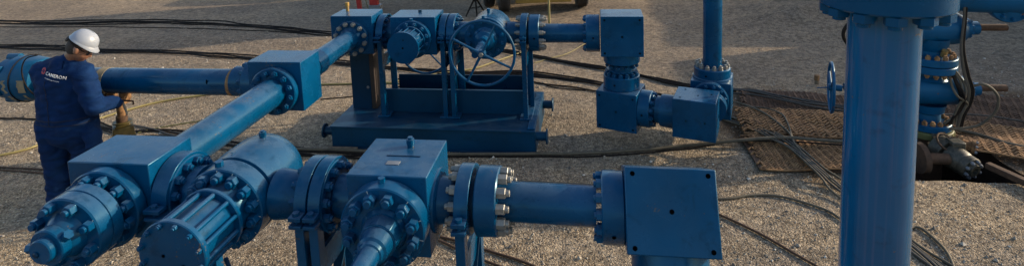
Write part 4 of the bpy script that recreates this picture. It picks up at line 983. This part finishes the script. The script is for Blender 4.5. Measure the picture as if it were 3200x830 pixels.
# ---- unseen containers added past the right edge to shade the far gravel
CONTG = plain('shade_container_paint', (0.20, 0.21, 0.22), .6)
for lb, x0, y0, y1, h in (('unseen grey container added outside the frame on the right for its shade, nearer one', 9.6, 9.3, 12.2, 2.9), ('unseen grey container added outside the frame on the right for its shade, farther one', 9.6, 12.95, 18.5, 2.9)):
    T = Thing('shade_container', lb, 'container', (x0+1.2, (y0+y1)/2, 0), group='containers added for shade beyond the right edge')
    T.part('shell', MB().bb((x0, y0, .14), (x0+2.4, y1, h)), CONTG, None, .02)
    m = MB(); n_ = int((y1-y0)/.3)
    for k in range(n_):
        for xx in (x0-.03, x0+2.4): m.bb((xx, y0+(k+.2)*(y1-y0)/n_, .30), (xx+.03, y0+(k+.7)*(y1-y0)/n_, h-.15))
    T.part('corrugated_side', m, CONTG)
    for xx in (x0+.1, x0+2.3):
        for yy in (y0+.1, y1-.1): T.part('corner_casting', MB().box((xx, yy, .07), (.18, .18, .14)), DARK)

# ---- worker ---------------------------------------------------------------
def blob(caps, voxel=.014, smooth_it=6, disp=0.0, dscale=.1, sub=None):
    m = MB()
    for c in caps:
        a, ra, b, rb = V(c[0]), c[1], V(c[2]), c[3]; sc = c[4] if len(c) > 4 else None
        d = b-a; L = max(d.length, 1e-4); n = max(2, int(L/(min(ra, rb)*.35))+1); n = min(n, 14)
        for k in range(n+1):
            t = k/n; p = a.lerp(b, t); r = ra+(rb-ra)*t; m.sph(p, r, 18, sc or (1, 1, 1))
        x_, y_, a_ = frame(d if d.length > 1e-4 else Z)
    me = m.mesh('tmp'); o = bpy.data.objects.new('tmp', me); COL.objects.link(o)
    r = o.modifiers.new('r', 'REMESH'); r.mode = 'VOXEL'; r.voxel_size = voxel; r.use_smooth_shade = True
    s = o.modifiers.new('s', 'SMOOTH'); s.iterations = smooth_it; s.factor = .6
    dg = bpy.context.evaluated_depsgraph_get(); dg.update()
    out = bpy.data.meshes.new_from_object(o.evaluated_get(dg)); bpy.data.objects.remove(o); 
    if disp:
        out.update(); nn = [v.normal.copy() for v in out.vertices]; 
        for v, nv in zip(out.vertices, nn):
            p = V(v.co); q = V((p.x*1.0, p.y, p.z*1.9))/dscale
            k = noise.noise(q)+.5*noise.noise(q*2.1+V((5, 1, 2)))
            k = abs(k)*1.4-.25; w_ = noise.noise(V((p.x*5+p.z*3, p.y*3, p.z*16-p.x*7))); k += .55*max(0, w_)**.7 if w_ > 0 else .55*w_*.4
            v.co = p+nv*disp*k
    for p in out.polygons: p.use_smooth = True
    return out
W = Thing('person', 'worker in a navy blue coverall and white hard hat, back turned, bending to the jack', 'person', (-5.0, 4.47, 0))
wo = W.loc
def shift(me):
    me.transform(Matrix.Translation(-wo)); return me
hd = V((-4.612, 4.46, 1.680))          # head centre
nk = V((-4.715, 4.45, 1.585))
shL, shR = V((-5.055, 4.46, 1.440)), V((-4.61, 4.43, 1.445))
elR, wrR, haR = V((-4.465, 4.36, 1.15)), V((-4.44, 4.60, 1.10)), V((-4.50, 4.70, 1.08))
elL, wrL, haL = V((-5.06, 4.64, 1.20)), V((-4.84, 4.74, 1.10)), V((-4.76, 4.76, 1.08))
hipL, hipR = V((-5.01, 4.45, .93)), V((-4.73, 4.47, .93))
knL, knR = V((-5.045, 4.46, .50)), V((-4.80, 4.54, .50))
anL, anR = V((-5.055, 4.42, .10)), V((-4.82, 4.50, .10))
fd = V((.80, .42, -.72)).normalized(); side = Z.cross(fd).normalized(); upv = fd.cross(side).normalized()
body = [(hd+upv*.015, .092, hd+upv*.03, .093), (hd+fd*.03-upv*.04, .078, hd+fd*.045-upv*.085, .048), (hd-fd*.02, .085, hd-fd*.02, .085),
        (hd+fd*.088-upv*.02, .016, hd+fd*.105-upv*.045, .014), (hd+side*.083-fd*.005-upv*.015, .022, hd+side*.085-upv*.03, .018), (hd-side*.085-fd*.005-upv*.012, .026, hd-side*.088-upv*.038, .020),
        (hd-upv*.07-fd*.01, .062, nk, .064), (nk, .064, nk-V((.02, 0, .12)), .08),
        (nk-V((.04, 0, .14)), .12, V((-4.93, 4.46, 1.0)), .13), (shL, .05, elL, .042), (elL, .042, wrL, .03), (shR, .05, elR, .042), (elR, .042, wrR, .03), (shL, .05, shR, .05),
        (hipL, .08, knL, .06), (knL, .055, anL, .045), (hipR, .08, knR, .06), (knR, .055, anR, .045)]
def handcaps(w, h, dirv, palmn):
    d = V(dirv).normalized(); n = V(palmn).normalized(); s_ = d.cross(n).normalized(); out = [(w, .028, w+d*.03, .030)]
    for k in range(-1, 3):
        o = s_*(.021*(k-.5)); kn = w+d*.085+o; out.append((w+d*.03+o*.8, .016, kn, .0125))
        ln = (.032, .038, .035, .026)[k+1]
        a = kn+d*ln*.8-n*ln*.45; b = a-n*ln*.8+d*.004; c_ = b-n*ln*.35-d*ln*.6
        out += [(kn, .0105, a, .0095), (a, .0095, b, .009), (b, .0085, c_, .008)]
    th = w+d*.035-s_*.034; t1 = th+d*.03-s_*.018-n*.012; t2 = t1+d*.024-n*.022
    out += [(w+d*.015-s_*.015, .018, th, .014), (th, .013, t1, .011), (t1, .0105, t2, .0095)]
    return out
body += handcaps(wrR, haR, haR-wrR+V((-.03, 0, 0)), (.75, .1, .5)) + handcaps(wrL, haL, haL-wrL, (-.3, -.2, .9))
me = shift(blob(body, .0075, 3)); bodyo = obj('body', me, SKIN, W.o)
cov = [(V((-4.87, 4.46, .97)), .215, V((-4.865, 4.46, 1.12)), .205, (1.30, .80, 1)), (V((-4.865, 4.46, 1.12)), .205, V((-4.845, 4.46, 1.33)), .21, (1.30, .76, 1)),
       (V((-4.845, 4.46, 1.33)), .205, V((-4.82, 4.46, 1.43)), .165, (1.38, .75, 1)), (shL, .098, shR, .098), (nk-V((.03, .0, .075)), .105, nk-V((.06, 0, .12)), .14), (nk-V((.03, 0, .07)), .10, shL, .09), (nk-V((.03, 0, .07)), .10, shR, .09),
       (shR, .098, elR, .082), (elR, .080, wrR-(wrR-elR)*.1, .050), (shL, .098, elL, .080), (elL, .078, wrL-(wrL-elL)*.1, .050),
       (V((-4.97, 4.46, .90)), .18, V((-4.78, 4.47, .90)), .18, (1.0, .9, 1)), (V((-4.60, 4.42, .88)), .075, V((-4.58, 4.42, .80)), .07, (.7, 1, 1)), (hipL, .145, knL, .108), (knL, .105, V((-5.055, 4.43, .14)), .095), (hipR, .145, knR, .108), (knR, .105, V((-4.82, 4.52, .14)), .095)]
me = shift(blob(cov, .012, 8, .020, .19)); covo = obj('coverall', me, CLOTH, W.o)
# collar, waist seam, pocket flap
m = MB(); cpts = []
for k in range(15):
    t = math.radians(-80-200*k/14); c_ = nk+V((-.012, 0, -.035)); cpts.append(c_+V((.085*math.cos(t), .085*math.sin(t), .012*math.cos(t)-.006)))
vs, fs = [], []
for i, p in enumerate(cpts):
    o_ = (p-(nk+V((-.012, 0, -.035)))); o_.z = 0; o_.normalize()
    for d_, h in ((0, .028), (.012, .03), (.045, -.035), (.03, -.04)): vs.append(p+o_*d_+V((0, 0, h)))
for i in range(14):
    for j in range(4): a = 4*i+j; b = 4*i+(j+1) % 4; fs.append((a, b, b+4, a+4))
m.add(vs, fs); W.part('collar', m, CLOTH, covo)
from mathutils.bvhtree import BVHTree
bvh = BVHTree.FromPolygons([v.co.copy() for v in me.vertices], [tuple(p.vertices) for p in me.polygons])
def around(z, n=40, c=V((.13, -.01, 0))):      # outline of the torso at a height, local coords
    out = []
    for k in range(n):
        t = 2*PI*k/n; d = V((math.cos(t), math.sin(t), 0)); h = bvh.ray_cast(V((c.x, c.y, z))+d*.8, -d)
        if h[0] is not None and h[0].y < .12: out.append((t, h[0]+d*.002))
    return out
ST = plain('dark_seam_thread', (0.004, 0.010, 0.035), .9)
for zz_, r_ in ((1.03, .0042), (.985, .0042)):
    pts_ = [p for t, p in around(zz_) if math.sin(t) < .25]
    pts_.sort(key=lambda p: p.x)
    if len(pts_) > 4: o = obj('waist_seam', MB().tube(pts_, r_, 6).mesh('waist_seam'), ST, covo)
pts_ = []
for k in range(16):
    h = bvh.ray_cast(V((.12, -1.2, 1.40-.028*k)), V((0, 1, 0)))
    if h[0] is not None: pts_.append(h[0]+V((0, -.001, 0)))
obj('back_seam', MB().tube(pts_, .0035, 6).mesh('back_seam'), ST, covo)
_e = YP(134, 228, 4.27)-wo; _f = YP(199, 250, 4.27)-wo; A_ = []; B_ = []
for i_ in range(14):
    for j_ in range(10):
        x = _e.x-.10+(_f.x-_e.x+.12)*i_/13; z = _f.z-.05+(_e.z-_f.z+.10)*j_/9
        h = bvh.ray_cast(V((x, -1.2, z)), V((0, 1, 0)))
        if h[0] is not None: A_.append((1, x, z, x*x, x*z, z*z)); B_.append(h[0].y)
A_ = np.array(A_); B_ = np.array(B_); C_ = np.linalg.lstsq(A_, B_, rcond=None)[0]
EXTRA = float(max(0, (A_@C_-B_).max()))
def onback(x, z, lift):            # the printed patch lies smooth over the cloth, local coords
    return V((x, float(np.dot((1, x, z, x*x, x*z, z*z), C_))-EXTRA-lift, z))
def back_text(txt, size, x, z, rot, mat, name, lift=.005):
    cu = bpy.data.curves.new('t', 'FONT'); cu.body = txt; cu.size = size; cu.offset = size*.008; cu.space_character = 1.08
    o = bpy.data.objects.new('t', cu); COL.objects.link(o); bpy.context.view_layer.update()
    dg = bpy.context.evaluated_depsgraph_get(); tm = bpy.data.meshes.new_from_object(o.evaluated_get(dg)); bpy.data.objects.remove(o)
    bm = bmesh.new(); bm.from_mesh(tm); bmesh.ops.subdivide_edges(bm, edges=[e for e in bm.edges if e.calc_length() > size*.3], cuts=2)
    ca, sa = math.cos(rot), math.sin(rot)
    for v in bm.verts:
        px_, pz_ = v.co.x*ca-v.co.y*sa+x, v.co.x*sa+v.co.y*ca+z; q = onback(px_, pz_, lift)
        v.co = q if q else V((px_, -.2, pz_))
    # even out cloth ripple so the letters stay whole
    r = bmesh.ops.extrude_face_region(bm, geom=bm.faces[:]); 
    for v in [g_ for g_ in r['geom'] if isinstance(g_, bmesh.types.BMVert)]: v.co.y -= .0015
    bmesh.ops.recalc_face_normals(bm, faces=bm.faces[:]); bm.to_mesh(tm); bm.free()
    tm.materials.clear(); o = obj(name, tm, mat, covo); return o
tA, tB = YP(147, 237, 4.27)-wo-V((.05, 0, 0)), YP(202, 252, 4.27)-wo-V((.05, 0, 0))
rot = math.atan2(tB.z-tA.z, tB.x-tA.x); s1 = (tB-tA).length/3.55
back_text('CAMERON', s1*.80, tA.x, tA.z, rot, LABELW, 'printed_name')
tC = YP(147, 248, 4.27)-wo-V((.05, 0, 0))
back_text('A Schlumberger Company', s1*.255, tC.x, tC.z, rot, LABELW, 'printed_subline', .004)
# emblem: red broken ring round a small arrow cross
ec = YP(136, 228, 4.27)-wo-V((.055, 0, 0)); m = MB(); R0, R1 = .0150, .0275
for q in range(4):
    n_ = 7
    for k in range(n_):
        t0 = math.radians(90*q+9+72*k/n_); t1 = math.radians(90*q+9+72*(k+1)/n_); vs = []
        for t, rr in ((t0, R0), (t0, R1), (t1, R1), (t1, R0)):
            p = onback(ec.x+rr*math.cos(t), ec.z+rr*math.sin(t), .005); vs.append(p or V((ec.x, -.2, ec.z)))
        m.add(vs+[v-V((0, .0015, 0)) for v in vs], [(0, 1, 2, 3), (7, 6, 5, 4), (0, 4, 5, 1), (1, 5, 6, 2), (2, 6, 7, 3), (3, 7, 4, 0)])
for q in range(4):
    t = PI/2*q; vs = []
    for a_, r_ in ((t-.5, .004), (t, .013), (t+.5, .004)):
        vs.append(onback(ec.x+r_*math.cos(a_), ec.z+r_*math.sin(a_), .006) or V((ec.x, -.2, ec.z)))
    m.add(vs, [(0, 1, 2)])
obj('printed_emblem', m.mesh('printed_emblem'), LABELR, covo)
m = MB()
for s_, p in ((1, anL), (1, anR)):
    m2 = [(p+V((0, -.04, -.045)), .052, p+V((.0, .06, -.05)), .048), (p+V((0, .06, -.055)), .046, p+V((.01, .16, -.062)), .038), (p, .055, p+V((0, 0, .06)), .055)]
    o = obj('boot', shift(blob(m2, .01, 4)), BOOT, W.o)
# hair, glasses, hard hat
hair = shift(blob([(hd-fd*.028+upv*.0, .088, hd-fd*.03-upv*.035, .078), (hd+upv*.035-fd*.01, .094, hd+upv*.035-fd*.01, .094)], .01, 3)); obj('hair', hair, HAIR, W.o)
R3 = Matrix((fd, side, upv)).transposed()
hc = hd+upv*.046-fd*.012+fd*.005
m = MB(); vs = []; fs = []; seg, n_ = 40, 9
for j in range(n_+1):
    ph = PI/2*j/n_
    for k in range(seg):
        t = 2*PI*k/seg; rr = math.cos(ph)
        x_, y_, z_ = .116*rr*math.cos(t), .102*rr*math.sin(t), .106*math.sin(ph)
        if abs(math.sin(t)) < .25 and math.cos(t)*rr > -0.8: z_ += .006*(1 if rr < .9 else 0)
        vs.append(hc+R3@V((x_, y_, z_)))
for j in range(n_):
    for k in range(seg): a, b = j*seg+k, j*seg+(k+1) % seg; fs.append((a, b, b+seg, a+seg))
m.add(vs, fs)
vs = []; fs = []
for k in range(seg):
    t = 2*PI*k/seg; f_ = max(0, math.cos(t)); br_ = .005+.030*f_**2.0
    for r_, dz in ((0, .004), (br_, -.008-.018*f_), (br_, -.013-.018*f_), (-.006, -.006)):
        vs.append(hc+R3@V(((.116+r_)*math.cos(t), (.102+r_)*math.sin(t), dz)))
for k in range(seg):
    for j in range(4): a = 4*k+j; b = 4*k+(j+1) % 4; c_ = 4*((k+1) % seg); fs.append((a, b, c_+(j+1) % 4, c_+j))
m.add(vs, fs)
hat = W.part('hard_hat', m, WHITE, angle=50)
m = MB(); pts = [hc+R3@V((.104*math.cos(t), .096*math.sin(t), -.035-.01*math.cos(t))) for t in [math.radians(a) for a in range(70, 291, 20)]]
m.tube(pts, .011, 8); W.part('suspension_band', m, RUBBER, hat)
m = MB(); p = hc+R3@V((-.108, 0, -.045)); m.disc(p, p-fd*.02, .026, .004, 20); W.part('ratchet_knob', m, RUBBERG, hat)
m = MB(); m.tube([hd+R3@V((x_, s_*.088, -.002)) for s_ in (-1,) for x_ in (-.01, .05, .088)], .004, 6); m.tube([hd+R3@V((x_, .088, -.002)) for x_ in (-.01, .05, .088)], .004, 6)
gl = W.part('glasses_frame', m, RUBBER)
for s_ in (-1, 1):
    m = MB(); m.sph(hd+R3@V((.086, s_*.040, -.012)), .030, 16, (.35, 1, .72), R3); W.part('lens', m, GLASS, gl)
    m = MB(); m.sph(hd+R3@V((.080, s_*.034, -.010)), .012, 12); W.part('eye', m, LABELW, bodyo)
m = MB(); m.tube([hd+R3@V((.083, -.022, -.072)), hd+R3@V((.092, 0, -.074)), hd+R3@V((.083, .022, -.072))], .005, 8); W.part('mouth', m, plain('lip', (.30, .10, .08)), bodyo)
m = MB(); m.tube([wrR+V((-.02, .06, -.02)), wrR+V((-.02, .075, -.09)), wrR+V((-.005, .08, -.15))], .010, 8)
single('wrench', m, STEEL, 'small bright wrench in the worker right hand beside the jack', 'wrench')

# ------------------------------------------------------------------ light
SUN_EL = math.radians(18); saz = V((.94, .33, 0)).normalized()
sdir = V((saz.x*math.cos(SUN_EL), saz.y*math.cos(SUN_EL), math.sin(SUN_EL)))
sl = bpy.data.lights.new('sun', 'SUN'); sl.energy = 3.0; sl.angle = math.radians(.55); sl.color = (1, .83, .60)
so = bpy.data.objects.new('sun', sl); COL.objects.link(so); so.rotation_mode = 'QUATERNION'; so.rotation_quaternion = sdir.to_track_quat('Z', 'Y')
so.location = (20, 20, 30)
w = bpy.data.worlds.new('World'); scene.world = w; w.use_nodes = True; nt = w.node_tree
sky = nt.nodes.new('ShaderNodeTexSky'); sky.sky_type = 'NISHITA'; sky.sun_disc = False; sky.sun_elevation = SUN_EL
sky.sun_rotation = math.atan2(saz.x, saz.y); sky.dust_density = 2.0; sky.air_density = 1.0
bg = nt.nodes['Background']; nt.links.new(sky.outputs[0], bg.inputs[0]); bg.inputs[1].default_value = 0.15
scene.view_settings.view_transform = 'Standard'; scene.view_settings.look = 'None'; scene.view_settings.gamma = 1
scene.view_settings.exposure = 0.93
scene.render.engine = 'CYCLES'
